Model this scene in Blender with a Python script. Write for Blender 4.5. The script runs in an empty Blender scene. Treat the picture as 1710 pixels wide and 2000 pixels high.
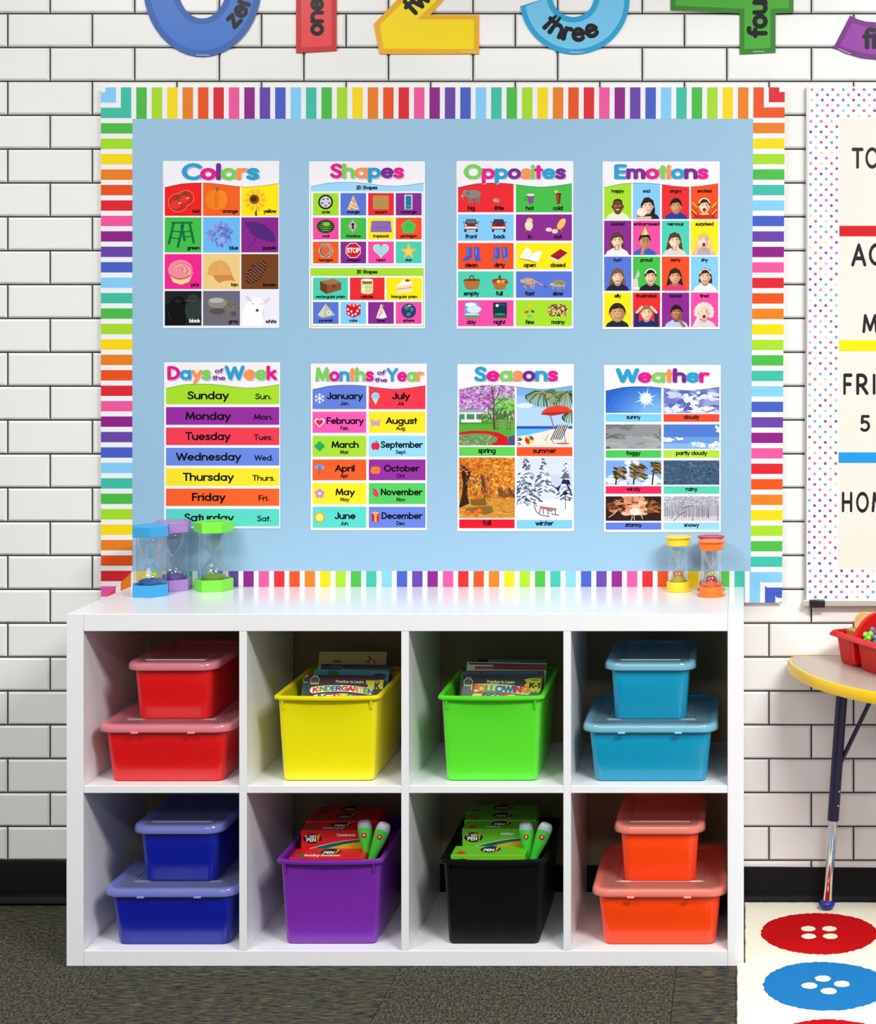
import bpy, bmesh, math, random
from mathutils import Vector, Matrix

# ---------------------------------------------------------------- camera, light, exposure
F = 3373.0          # focal length in photo pixels (1710 wide)
CAMZ = 1.398        # eye height
DW = 4.172          # camera to wall
scene = bpy.context.scene
cam_d = bpy.data.cameras.new('camera')
cam_d.sensor_fit = 'HORIZONTAL'; cam_d.sensor_width = 36.0
cam_d.lens = F / 1710.0 * 36.0
cam_d.shift_x = (855 - 1450) / 1710.0
cam_d.shift_y = (634 - 1000) / 1710.0
cam = bpy.data.objects.new('camera', cam_d)
cam.location = (0, -DW, CAMZ); cam.rotation_euler = (math.pi / 2, 0, 0)
scene.collection.objects.link(cam); scene.camera = cam

world = bpy.data.worlds.new('room_light'); scene.world = world
world.use_nodes = True
world.node_tree.nodes['Background'].inputs[0].default_value = (0.93, 0.965, 1.0, 1)
world.node_tree.nodes['Background'].inputs[1].default_value = 0.145

def area(name, loc, sx, sy, power, col=(1, 1, 1), rot=(0, 0, 0)):
    l = bpy.data.lights.new(name, 'AREA'); l.shape = 'RECTANGLE'; l.size = sx; l.size_y = sy
    l.energy = power; l.color = col
    o = bpy.data.objects.new(name, l); o.location = loc; o.rotation_euler = rot
    scene.collection.objects.link(o); return o
# rows of ceiling troffers
area('ceiling_panel_light', (-1.9, -1.2, 2.9), 1.3, 0.6, 15, (1, 0.985, 0.96))
area('ceiling_panel_light', (1.0, -1.2, 2.9), 1.3, 0.6, 15, (1, 0.985, 0.96))
area('ceiling_panel_light', (-2.1, -2.7, 2.9), 1.3, 0.6, 66, (1, 0.985, 0.965))
area('ceiling_panel_light', (1.2, -2.7, 2.9), 1.3, 0.6, 148, (1, 0.99, 0.97))
area('ceiling_panel_light', (-0.4, -4.9, 2.9), 2.4, 0.6, 72, (1, 0.99, 0.97))

vs = scene.view_settings
vs.view_transform = 'Standard'; vs.look = 'None'; vs.gamma = 1.0; vs.use_curve_mapping = False
vs.exposure = 0.12
scene.cycles.transparent_max_bounces = 32

# ---------------------------------------------------------------- helpers
def W(px, py, d):
    return Vector(((px - 1450) * d / F, d - DW, CAMZ - (py - 634) * d / F))
def X(px, d): return (px - 1450) * d / F
def Z(py, d): return CAMZ - (py - 634) * d / F

def lin(c):
    o = []
    for v in c[:3]:
        v = v / 255.0
        o.append(v / 12.92 if v <= 0.04045 else ((v + 0.055) / 1.055) ** 2.4)
    return (o[0], o[1], o[2], 1.0)

MATS = {}
def mat(name, col=(200, 200, 200), rough=0.5, coat=0.0, metal=0.0, bump=0.0, bscale=200.0, vary=0.03, spec=0.5):
    if name in MATS: return MATS[name]
    m = bpy.data.materials.new(name); m.use_nodes = True; MATS[name] = m
    nt = m.node_tree; b = nt.nodes['Principled BSDF']
    b.inputs['Base Color'].default_value = lin(col)
    b.inputs['Roughness'].default_value = rough
    b.inputs['Metallic'].default_value = metal
    b.inputs['Specular IOR Level'].default_value = spec
    b.inputs['Coat Weight'].default_value = coat
    b.inputs['Coat Roughness'].default_value = 0.12
    g = nt.nodes.new('ShaderNodeNewGeometry')
    n = nt.nodes.new('ShaderNodeTexNoise'); n.inputs['Scale'].default_value = bscale; n.inputs['Detail'].default_value = 3
    nt.links.new(g.outputs['Position'], n.inputs['Vector'])
    if vary > 0:
        mx = nt.nodes.new('ShaderNodeMixRGB'); mx.blend_type = 'MULTIPLY'
        mx.inputs[0].default_value = 1.0; mx.inputs[1].default_value = lin(col)
        mr = nt.nodes.new('ShaderNodeMapRange')
        mr.inputs['To Min'].default_value = 1 - vary * 1.6; mr.inputs['To Max'].default_value = 1 + vary * 0.8
        nt.links.new(n.outputs['Fac'], mr.inputs['Value']); nt.links.new(mr.outputs[0], mx.inputs[2])
        nt.links.new(mx.outputs[0], b.inputs['Base Color'])
    if bump > 0:
        bp = nt.nodes.new('ShaderNodeBump'); bp.inputs['Strength'].default_value = bump; bp.inputs['Distance'].default_value = 0.002
        nt.links.new(n.outputs['Fac'], bp.inputs['Height']); nt.links.new(bp.outputs[0], b.inputs['Normal'])
    return m

def print_mat(name, rough):
    m = bpy.data.materials.new(name); m.use_nodes = True
    nt = m.node_tree; b = nt.nodes['Principled BSDF']
    a = nt.nodes.new('ShaderNodeAttribute'); a.attribute_name = 'Col'
    nt.links.new(a.outputs['Color'], b.inputs['Base Color'])
    b.inputs['Roughness'].default_value = rough; b.inputs['Specular IOR Level'].default_value = 0.22
    return m
PRINT = print_mat('printed_ink', 0.42)
PRINT_GLOSS = print_mat('laminated_ink', 0.26)

def clear_mat(name, tint=(1, 1, 1), refl=1.0):
    m = bpy.data.materials.new(name); m.use_nodes = True; nt = m.node_tree
    for n in list(nt.nodes): nt.nodes.remove(n)
    out = nt.nodes.new('ShaderNodeOutputMaterial'); mix = nt.nodes.new('ShaderNodeMixShader')
    t = nt.nodes.new('ShaderNodeBsdfTransparent'); t.inputs[0].default_value = (*tint, 1)
    g = nt.nodes.new('ShaderNodeBsdfGlossy'); g.inputs['Roughness'].default_value = 0.04
    g.inputs['Color'].default_value = (1, 1, 1, 1)
    f = nt.nodes.new('ShaderNodeLayerWeight'); f.inputs[0].default_value = 0.5
    pw = nt.nodes.new('ShaderNodeMath'); pw.operation = 'POWER'; pw.inputs[1].default_value = 2.6
    mm = nt.nodes.new('ShaderNodeMath'); mm.operation = 'MULTIPLY_ADD'; mm.inputs[1].default_value = 0.75 * refl; mm.inputs[2].default_value = 0.05; mm.use_clamp = True
    nt.links.new(f.outputs['Facing'], pw.inputs[0]); nt.links.new(pw.outputs[0], mm.inputs[0]); nt.links.new(mm.outputs[0], mix.inputs[0])
    nt.links.new(t.outputs[0], mix.inputs[1]); nt.links.new(g.outputs[0], mix.inputs[2]); nt.links.new(mix.outputs[0], out.inputs[0])
    return m
CLEAR = clear_mat('clear_plastic', (0.985, 0.99, 0.995), 1.0)
CLEARB = clear_mat('clear_glass_bulb', (0.985, 0.988, 0.992), 1.5)

def frosted(name, col, alpha):
    m = bpy.data.materials.new(name); m.use_nodes = True; nt = m.node_tree
    b = nt.nodes['Principled BSDF']; out = nt.nodes['Material Output']
    b.inputs['Base Color'].default_value = lin(col); b.inputs['Roughness'].default_value = 0.12
    b.inputs['Coat Weight'].default_value = 1.0; b.inputs['Coat Roughness'].default_value = 0.05
    t = nt.nodes.new('ShaderNodeBsdfTransparent'); mix = nt.nodes.new('ShaderNodeMixShader')
    mix.inputs[0].default_value = alpha
    nt.links.new(t.outputs[0], mix.inputs[1]); nt.links.new(b.outputs[0], mix.inputs[2]); nt.links.new(mix.outputs[0], out.inputs[0])
    return m

ORG = {}
def thing(name, loc, label, cat, group=None):
    o = bpy.data.objects.new(name, None); o.empty_display_size = 0.05
    o.location = loc; scene.collection.objects.link(o)
    ORG[o.name] = Vector(loc)
    o['label'] = label; o['category'] = cat
    if group: o['group'] = group
    return o
def tag(o, label, cat, group=None):
    o['label'] = label; o['category'] = cat
    if group: o['group'] = group
    return o

def obj(name, V, Fc, m, parent=None, smooth=True, recalc=True, bevel=0, origin=None, angle=35, kind=None):
    """one mesh object; V in world coordinates"""
    org = ORG[parent.name] if parent is not None else (Vector(origin) if origin is not None else Vector((0, 0, 0)))
    me = bpy.data.meshes.new(name)
    me.from_pydata([tuple(Vector(v) - org) for v in V], [], [tuple(f) for f in Fc]); me.update()
    if recalc:
        bm = bmesh.new(); bm.from_mesh(me); bmesh.ops.recalc_face_normals(bm, faces=bm.faces); bm.to_mesh(me); bm.free()
    for mm in (m if isinstance(m, (list, tuple)) else [m]): me.materials.append(mm)
    if smooth:
        me.polygons.foreach_set('use_smooth', [True] * len(me.polygons))
        me.set_sharp_from_angle(angle=math.radians(angle))
    o = bpy.data.objects.new(name, me); scene.collection.objects.link(o)
    if parent is not None: o.parent = parent
    else: o.location = org
    ORG[o.name] = org
    if bevel:
        bv = o.modifiers.new('bevel', 'BEVEL'); bv.width = bevel; bv.segments = 2; bv.limit_method = 'ANGLE'
    if kind: o['kind'] = kind
    return o

def box(x0, x1, y0, y1, z0, z1):
    V = [(x0, y0, z0), (x1, y0, z0), (x1, y1, z0), (x0, y1, z0), (x0, y0, z1), (x1, y0, z1), (x1, y1, z1), (x0, y1, z1)]
    Fc = [(0, 3, 2, 1), (4, 5, 6, 7), (0, 1, 5, 4), (1, 2, 6, 5), (2, 3, 7, 6), (3, 0, 4, 7)]
    return V, Fc
def xform(V, M): return [M @ Vector(v) for v in V]
def join(*parts):
    V = []; Fc = []
    for v, f in parts:
        n = len(V); V += list(v); Fc += [tuple(i + n for i in q) for q in f]
    return V, Fc
def loft(loops, cap0=True, cap1=True, closed=False):
    n = len(loops[0]); V = [p for l in loops for p in l]; Fc = []
    for a in range(len(loops) - 1 + (1 if closed else 0)):
        b = (a + 1) % len(loops)
        for i in range(n):
            j = (i + 1) % n
            Fc.append((a * n + i, a * n + j, b * n + j, b * n + i))
    if not closed:
        if cap0: Fc.append(tuple(range(n))[::-1])
        if cap1: Fc.append(tuple(range((len(loops) - 1) * n, len(loops) * n)))
    return V, Fc
def rr(cx, cy, z, hw, hl, r, n=6, bow=0.0, sag=0.0):
    """rounded rectangle loop; bow pushes the front (low y) edge outward"""
    P = []
    for k, (sx, sy) in enumerate(((1, -1), (1, 1), (-1, 1), (-1, -1))):
        a0 = -90 + 90 * k
        for i in range(n + 1):
            a = math.radians(a0 + 90 * i / n)
            P.append([sx * (hw - r) + r * math.cos(a), sy * (hl - r) + r * math.sin(a)])
    # subdivide front edge so the bow is smooth
    last = P[-1]; first = P[0]
    for i in range(1, 8):
        t = i / 8; P.append([last[0] + (first[0] - last[0]) * t, last[1]])
    out = []
    for x, y in P:
        f = 0
        if y < 0: f = max(0, 1 - (x / hw) ** 2) * (1 if y < -hl * 0.9 else 0)
        out.append((cx + x, cy + y - bow * f, z - sag * f))
    return out
def lathe(cx, cy, prof, n=32, rot=0.0):
    return [[(cx + r * math.cos(rot + 2 * math.pi * i / n), cy + r * math.sin(rot + 2 * math.pi * i / n), z) for i in range(n)] for r, z in prof]
def tube(p0, p1, r0, r1=None, n=16):
    r1 = r0 if r1 is None else r1
    p0 = Vector(p0); p1 = Vector(p1); d = (p1 - p0).normalized()
    u = d.cross(Vector((0, 1, 0.3))).normalized(); v = d.cross(u)
    L = [[p + (u * math.cos(2 * math.pi * i / n) + v * math.sin(2 * math.pi * i / n)) * r for i in range(n)] for p, r in ((p0, r0), (p1, r1))]
    return loft(L)
def sphere(c, r, n=12, m=8, sz=1.0):
    L = [[(c[0] + r * math.sin(math.pi * j / m) * math.cos(2 * math.pi * i / n), c[1] + r * math.sin(math.pi * j / m) * math.sin(2 * math.pi * i / n), c[2] + sz * r * math.cos(math.pi * j / m)) for i in range(n)] for j in range(1, m)]
    return loft(L)

# ---------------------------------------------------------------- rounded stroke lettering
def A_(cx, cy, rx, ry, a0, a1, n=None):
    n = n or max(3, int(abs(a1 - a0) / 22))
    return [(cx + rx * math.cos(math.radians(a0 + (a1 - a0) * i / n)), cy + ry * math.sin(math.radians(a0 + (a1 - a0) * i / n))) for i in range(n + 1)]
C_ = lambda: A_(3.45, 3.5, 2.65, 2.8, 0, 360)
G = {
 'a': (7.3, [C_(), [(6.1, 6.3), (6.1, .7)]]),
 'b': (7.0, [[(.8, 9.3), (.8, .7)], C_()]),
 'c': (6.0, [A_(3.5, 3.5, 2.7, 2.8, 48, 312)]),
 'd': (7.3, [C_(), [(6.1, 9.3), (6.1, .7)]]),
 'e': (7.0, [[(.9, 3.6), (6.1, 3.6)] + A_(3.5, 3.5, 2.65, 2.8, 10, 315)]),
 'f': (4.0, [A_(3.3, 7.7, 1.7, 1.6, 60, 180) + [(1.6, .7)], [(.3, 6), (3.4, 6)]]),
 'g': (7.3, [C_(), [(6.1, 6.3), (6.1, -.6)] + A_(3.5, -.6, 2.6, 2.0, 0, -145)]),
 'h': (6.8, [[(.8, 9.3), (.8, .7)], A_(3.3, 3.9, 2.5, 2.4, 180, 0) + [(5.8, .7)]]),
 'i': (1.9, [[(.9, 6.3), (.9, .7)], [(.9, 8.7), (.9, 8.8)]]),
 'j': (2.4, [[(1.4, 6.3), (1.4, -1.4)] + A_(0.2, -1.4, 1.2, 1.2, 0, -80), [(1.4, 8.7), (1.4, 8.8)]]),
 'k': (5.8, [[(.8, 9.3), (.8, .7)], [(4.9, 6.2), (.9, 3.1)], [(2.2, 4.1), (5.2, .7)]]),
 'l': (1.9, [[(.9, 9.3), (.9, .7)]]),
 'm': (10.0, [[(.8, 6.3), (.8, .7)], A_(2.8, 4.2, 2.0, 2.1, 180, 0) + [(4.8, .7)], A_(6.8, 4.2, 2.0, 2.1, 180, 0) + [(8.8, .7)]]),
 'n': (6.8, [[(.8, 6.3), (.8, .7)], A_(3.3, 3.9, 2.5, 2.4, 180, 0) + [(5.8, .7)]]),
 'o': (7.0, [C_()]),
 'p': (7.0, [[(.8, 6.3), (.8, -2.6)], C_()]),
 'q': (7.3, [C_(), [(6.1, 6.3), (6.1, -2.6)]]),
 'r': (4.4, [[(.8, 6.3), (.8, .7)], A_(3.2, 3.9, 2.4, 2.4, 180, 65)]),
 's': (5.4, [[(4.5, 5.4), (3.7, 6.2), (2.5, 6.35), (1.3, 5.8), (1.1, 4.8), (2.0, 3.95), (3.5, 3.3), (4.5, 2.4), (4.3, 1.3), (3.1, .68), (1.8, .75), (.7, 1.6)]]),
 't': (4.0, [[(1.9, 8.6), (1.9, .7)], [(.3, 6.2), (3.5, 6.2)]]),
 'u': (6.8, [[(.8, 6.3), (.8, 3.1)] + A_(3.3, 3.1, 2.5, 2.4, 180, 360), [(5.8, 6.3), (5.8, .7)]]),
 'v': (6.2, [[(.6, 6.3), (3.1, .7), (5.6, 6.3)]]),
 'w': (8.8, [[(.5, 6.3), (2.4, .7), (4.4, 6.1), (6.4, .7), (8.3, 6.3)]]),
 'x': (5.8, [[(.7, 6.3), (5.1, .7)], [(5.1, 6.3), (.7, .7)]]),
 'y': (6.2, [[(.6, 6.3), (3.2, 1.0)], [(5.7, 6.3), (1.8, -2.6)]]),
 'z': (5.6, [[(.8, 6.3), (4.8, 6.3), (.8, .7), (5.0, .7)]]),
 'A': (8.0, [[(.5, .7), (4, 9.3), (7.5, .7)], [(1.8, 3.5), (6.2, 3.5)]]),
 'B': (6.6, [[(.9, .7), (.9, 9.3), (3, 9.3)] + A_(3, 7.2, 2.2, 2.1, 80, -90) + A_(3.2, 2.9, 2.5, 2.2, 90, -90) + [(.9, .7)]]),
 'C': (8.2, [A_(5, 5, 4.2, 4.3, 45, 315)]),
 'D': (7.8, [[(.9, .7), (.9, 9.3), (2.6, 9.3)] + A_(2.6, 5, 4.4, 4.3, 80, -90) + [(.9, .7)]]),
 'E': (6.2, [[(5.3, 9.3), (.9, 9.3), (.9, .7), (5.3, .7)], [(.9, 5), (5, 5)]]),
 'F': (5.9, [[(5.3, 9.3), (.9, 9.3), (.9, .7)], [(.9, 5), (4.8, 5)]]),
 'G': (8.8, [A_(5, 5, 4.2, 4.3, 45, 355) + [(5.4, 4.6)]]),
 'H': (7.8, [[(.9, 9.3), (.9, .7)], [(6.7, 9.3), (6.7, .7)], [(.9, 5), (6.7, 5)]]),
 'I': (2.2, [[(1.1, 9.3), (1.1, .7)]]),
 'J': (5.2, [[(4.2, 9.3), (4.2, 3)] + A_(2.2, 3, 2.0, 2.3, 0, -165)]),
 'K': (7.0, [[(.9, 9.3), (.9, .7)], [(6.2, 9.3), (1.0, 4.3)], [(2.8, 5.8), (6.4, .7)]]),
 'L': (5.8, [[(.9, 9.3), (.9, .7), (5.2, .7)]]),
 'M': (9.4, [[(.8, .7), (1.7, 9.3), (4.7, 1.6), (7.7, 9.3), (8.6, .7)]]),
 'N': (7.8, [[(.9, .7), (.9, 9.3), (6.7, .7), (6.7, 9.3)]]),
 'O': (9.6, [A_(4.8, 5, 4.1, 4.3, 0, 360)]),
 'P': (6.6, [[(.9, .7), (.9, 9.3), (3, 9.3)] + A_(3, 6.9, 2.6, 2.4, 80, -90) + [(.9, 4.5)]]),
 'R': (7.0, [[(.9, .7), (.9, 9.3), (3, 9.3)] + A_(3, 6.9, 2.6, 2.4, 80, -90) + [(.9, 4.5)], [(3.2, 4.4), (6.2, .7)]]),
 'S': (6.6, [[(5.6, 7.9), (4.8, 8.9), (3.4, 9.35), (1.9, 8.9), (1.1, 7.6), (1.6, 6.2), (3.2, 5.3), (4.9, 4.4), (5.7, 2.9), (5.1, 1.4), (3.5, .65), (1.8, 1.0), (.8, 2.2)]]),
 'T': (6.8, [[(.5, 9.3), (6.3, 9.3)], [(3.4, 9.3), (3.4, .7)]]),
 'U': (7.4, [[(.9, 9.3), (.9, 3.6)] + A_(3.7, 3.6, 2.8, 2.9, 180, 360) + [(6.5, 9.3)]]),
 'V': (7.6, [[(.5, 9.3), (3.8, .7), (7.1, 9.3)]]),
 'W': (11.4, [[(.5, 9.3), (3.1, .7), (5.7, 8.8), (8.3, .7), (10.9, 9.3)]]),
 'Y': (7.4, [[(.5, 9.3), (3.7, 4.8), (6.9, 9.3)], [(3.7, 4.8), (3.7, .7)]]),
 '2': (6.4, [A_(3.2, 6.8, 2.4, 2.5, 165, -30) + [(.8, .7), (5.7, .7)]]),
 '3': (6.2, [A_(3.0, 7.1, 2.1, 2.2, 150, -80) + A_(3.0, 2.9, 2.5, 2.2, 80, -150)]),
 '1': (3.6, [[(.8, 7.8), (2.4, 9.3), (2.4, .7)]]),
 '5': (6.2, [[(5.2, 9.3), (1.5, 9.3), (1.2, 5.4)] + A_(2.9, 3.4, 2.6, 2.7, 125, -140)]),
 '.': (2.4, [[(1.1, .7), (1.1, .8)]]), '-': (4.4, [[(.9, 4.2), (3.5, 4.2)]]), ' ': (3.6, []),
 '!': (2.4, [[(1.2, 9.3), (1.2, 3.4)], [(1.2, .7), (1.2, .8)]]),
}
def strokes_to_polys(pl, t):
    """polyline -> outline polygons with round ends; rings become quads"""
    out = []; h = t / 2
    closed = len(pl) > 3 and math.hypot(pl[0][0] - pl[-1][0], pl[0][1] - pl[-1][1]) < 1e-4
    runs = [[pl[0]]]
    for i in range(1, len(pl)):
        if math.hypot(pl[i][0] - runs[-1][-1][0], pl[i][1] - runs[-1][-1][1]) > 1e-6: runs[-1].append(pl[i])
        if i < len(pl) - 1:
            a = Vector(pl[i]) - Vector(pl[i - 1]); b = Vector(pl[i + 1]) - Vector(pl[i])
            if a.length < 1e-6 or b.length < 1e-6 or a.angle(b) > math.radians(42): runs.append([pl[i]])
    runs = [r for r in runs if len(r) > 1]
    for r in runs:
        nrm = []; ring = closed and len(runs) == 1
        for i in range(len(r)):
            p = Vector(r[max(0, i - 1)]); q = Vector(r[min(len(r) - 1, i + 1)])
            if ring and i in (0, len(r) - 1): p = Vector(r[-2]); q = Vector(r[1])
            d = (q - p).normalized(); nrm.append((-d.y * h, d.x * h))
        if ring:
            for i in range(len(r) - 1):
                a, b = r[i], r[i + 1]; na, nb = nrm[i], nrm[i + 1]
                out.append([(a[0] + na[0], a[1] + na[1]), (b[0] + nb[0], b[1] + nb[1]), (b[0] - nb[0], b[1] - nb[1]), (a[0] - na[0], a[1] - na[1])])
            continue
        P = [(a[0] + n[0], a[1] + n[1]) for a, n in zip(r, nrm)]
        def cap(c, n, s):
            a0 = math.atan2(n[1] * s, n[0] * s)
            return [(c[0] + h * math.cos(a0 - math.pi * j / 6), c[1] + h * math.sin(a0 - math.pi * j / 6)) for j in range(1, 6)]
        P += cap(r[-1], nrm[-1], 1) + [(a[0] - n[0], a[1] - n[1]) for a, n in reversed(list(zip(r, nrm)))] + cap(r[0], nrm[0], -1)
        out.append(P)
    return out
def text_width(s, gap=0.0): return sum(G[c][0] + gap for c in s) - gap

def clip_poly(P, r):
    for axis, val, keep in ((0, r[0], 1), (0, r[2], -1), (1, r[1], 1), (1, r[3], -1)):
        Q = []
        for i in range(len(P)):
            a, b = P[i - 1], P[i]
            ia = (a[axis] - val) * keep >= 0; ib = (b[axis] - val) * keep >= 0
            if ia != ib:
                t = (val - a[axis]) / (b[axis] - a[axis]); Q.append((a[0] + (b[0] - a[0]) * t, a[1] + (b[1] - a[1]) * t))
            if ib: Q.append(b)
        P = Q
        if len(P) < 3: return []
    return P

class Ink:
    """flat print: coloured polygons in stacked hair-thin layers on a real surface"""
    STEP = 6e-5
    def __init__(s, M, clip=None): s.M = M; s.V = []; s.F = []; s.C = []; s.clip = clip
    def P(s, pts, c, k):
        pts = [tuple(p[:2]) for p in pts]
        if s.clip: pts = clip_poly(pts, s.clip)
        Q = []
        for p in pts:
            if not Q or abs(p[0] - Q[-1][0]) + abs(p[1] - Q[-1][1]) > 1e-5: Q.append(p)
        if len(Q) > 2 and abs(Q[0][0] - Q[-1][0]) + abs(Q[0][1] - Q[-1][1]) < 1e-5: Q.pop()
        if len(Q) < 3: return
        n = len(s.V); kk = k * s.STEP + (len(s.F) % 19) * 3e-6; s.V += [s.M(p[0], p[1], kk) for p in Q]
        s.F.append(tuple(range(n, n + len(Q)))); s.C.append((lin(c), len(Q)))
    def R(s, x0, y0, x1, y1, c, k): s.P([(x0, y0), (x1, y0), (x1, y1), (x0, y1)], c, k)
    def E(s, cx, cy, rx, ry, c, k, rot=0, n=20, a0=0, a1=360):
        cr, sr = math.cos(math.radians(rot)), math.sin(math.radians(rot)); P = []
        full = (a1 - a0) >= 360
        for i in range(n if full else n + 1):
            a = math.radians(a0 + (a1 - a0) * i / n); x = rx * math.cos(a); y = ry * math.sin(a)
            P.append((cx + x * cr - y * sr, cy + x * sr + y * cr))
        s.P(P, c, k)
    def L(s, pts, w, c, k):
        for q in strokes_to_polys([tuple(p) for p in pts], w): s.P(q, c, k)
    def T(s, txt, x, y, h, c, k, t=1.5, al='c', fit=None, cols=None, gap=0.25, tf=None):
        """text with baseline y (y grows downward on the sheet), cap height h"""
        sc = h / 10.0; w = text_width(txt, gap) * sc; sx = sc
        if fit: sx = sc * (fit[1] - fit[0]) / w; x = fit[0]; al = 'l'; w = fit[1] - fit[0]
        x0 = x - w / 2 if al == 'c' else (x - w if al == 'r' else x)
        u = 0.0
        for i, ch in enumerate(txt):
            adv, st = G[ch]; col = cols[i] if cols else c
            for pl in st:
                for q in strokes_to_polys(pl, t):
                    pts = [(x0 + (u + p[0]) * sx, y - p[1] * sc) for p in q]
                    if tf: pts = [tf(*p) for p in pts]
                    s.P(pts, col, k)
            u += adv + gap
    def build(s, name, parent, m=None, kind=None):
        if not s.F: return None
        o = obj(name, s.V, s.F, m or PRINT, parent, smooth=False, recalc=False, kind=kind)
        at = o.data.color_attributes.new('Col', 'FLOAT_COLOR', 'CORNER')
        buf = []
        for c, n in s.C: buf += list(c) * n
        at.data.foreach_set('color', buf)
        return o

# ================================================================ STRUCTURE
WHITE_TILE = mat('glazed_white_brick', (243, 242, 239), 0.22, coat=0.3, vary=0.015, bscale=8)
GROUT = mat('dark_grout', (62, 63, 64), 0.9, bump=0.3, bscale=300)
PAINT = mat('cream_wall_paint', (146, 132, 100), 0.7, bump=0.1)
V, Fc = box(-2.9, 2.1, 0.0, 0.12, 0.0, 3.05)
wall = obj('wall_back', V, Fc, GROUT, smooth=False); wall['kind'] = 'structure'
# bare painted stretch of the wall behind the cube shelf
DB = DW - 0.006
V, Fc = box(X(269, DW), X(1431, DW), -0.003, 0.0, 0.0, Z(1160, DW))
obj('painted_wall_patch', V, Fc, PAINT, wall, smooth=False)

def brick_mesh(w, h):
    b = 0.0042; d = 0.006
    V = [(-w/2, 0, -h/2), (w/2, 0, -h/2), (w/2, 0, h/2), (-w/2, 0, h/2),
         (-w/2, -d*0.25, -h/2), (w/2, -d*0.25, -h/2), (w/2, -d*0.25, h/2), (-w/2, -d*0.25, h/2),
         (-w/2+b, -d, -h/2+b), (w/2-b, -d, -h/2+b), (w/2-b, -d, h/2-b), (-w/2+b, -d, h/2-b)]
    Fc = [(8, 9, 10, 11)]
    for i in range(4):
        j = (i + 1) % 4
        Fc += [(i, j, 4 + j, 4 + i), (4 + i, 4 + j, 8 + j, 8 + i)]
    return V, Fc
PX, PY = 165.05, 66.12
S = DW / F
J = 3.2
brick_cache = {}
def brick_data(wpx, hpx):
    key = (round(wpx, 1), round(hpx, 1))
    if key not in brick_cache:
        V, Fc = brick_mesh(wpx * S, hpx * S)
        me = bpy.data.meshes.new('brick'); me.from_pydata(V, [], Fc); me.update()
        bm = bmesh.new(); bm.from_mesh(me); bmesh.ops.recalc_face_normals(bm, faces=bm.faces)
        bm.to_mesh(me); bm.free(); me.materials.append(WHITE_TILE)
        if me.polygons[0].normal.y > 0: me.flip_normals()
        brick_cache[key] = me
    return brick_cache[key]
stuffV, stuffF = [], []
for r in range(-12, 25):
    y0 = 93.0 + PY * r; y1 = y0 + PY
    off = 98.3 if r % 2 == 0 else 15.6
    for c in range(-7, 20):
        x0 = off + PX * c; x1 = x0 + PX
        XL, XR = 1450 - 2.9 / S + 1, 1450 + 2.1 / S - 1
        x0, x1 = max(x0, XL), min(x1, XR)
        if x1 - x0 < 9: continue
        if y0 > 1700: continue
        a0, a1, b0, b1 = x0 + J / 2, x1 - J / 2, y0 + J / 2, y1 - J / 2
        if a0 > 204 and a1 < 1518 and b0 > 178 and b1 < 1168: continue      # wholly behind the display board
        if b0 > 1140:
            if a0 > 200 and a0 < 269 and a1 > 269: a1 = 267.5
            elif a0 < 269 < a1: a1 = 267.5
            if a0 < 1432 < a1: a0 = 1432.5
            if a0 > 269 and a1 < 1431: continue
            if a1 - a0 < 8: continue
        if b0 > 1100 and a0 > 269 and a1 < 1431: continue
        w, h = a1 - a0, b1 - b0
        cx, cz = X((a0 + a1) / 2, DW), Z((b0 + b1) / 2, DW)
        if x1 > -6 and x0 < 1716 and y1 > -6:
            o = bpy.data.objects.new('brick', brick_data(w, h)); o.location = (cx, 0, cz)
            o.parent = wall; scene.collection.objects.link(o)
        else:
            v, f = brick_mesh(w * S, h * S); n = len(stuffV)
            stuffV += [(p[0] + cx, p[1], p[2] + cz) for p in v]; stuffF += [tuple(i + n for i in q) for q in f]
obj('brickwork', stuffV, stuffF, WHITE_TILE, wall, smooth=False, kind='stuff')

# baseboard: black vinyl cove base with a toe
VINYL = mat('black_vinyl_base', (6, 6, 7), 0.6, bump=0.05, spec=.2)
def base_strip(x0, x1):
    L = []
    for x in (x0, x1):
        px = 1450 + x / S
        zt = Z(1680 + 0.0085 * px, DB)
        prof = [(0.0, 0.002), (0.0, zt), (-0.003, zt), (-0.0045, zt - 0.003), (-0.0045, 0.022), (-0.007, 0.012), (-0.014, 0.006), (-0.017, 0.0035), (-0.017, 0.002)]
        L.append([(x, -0.006 + p[0], p[1] + (0.004 if p[1] < 0.03 else 0)) for p in prof])
    return loft(L)
V, Fc = base_strip(-2.9, 2.1)
bb = obj('baseboard_back', V, Fc, VINYL, smooth=True, angle=50); bb['kind'] = 'structure'

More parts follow.
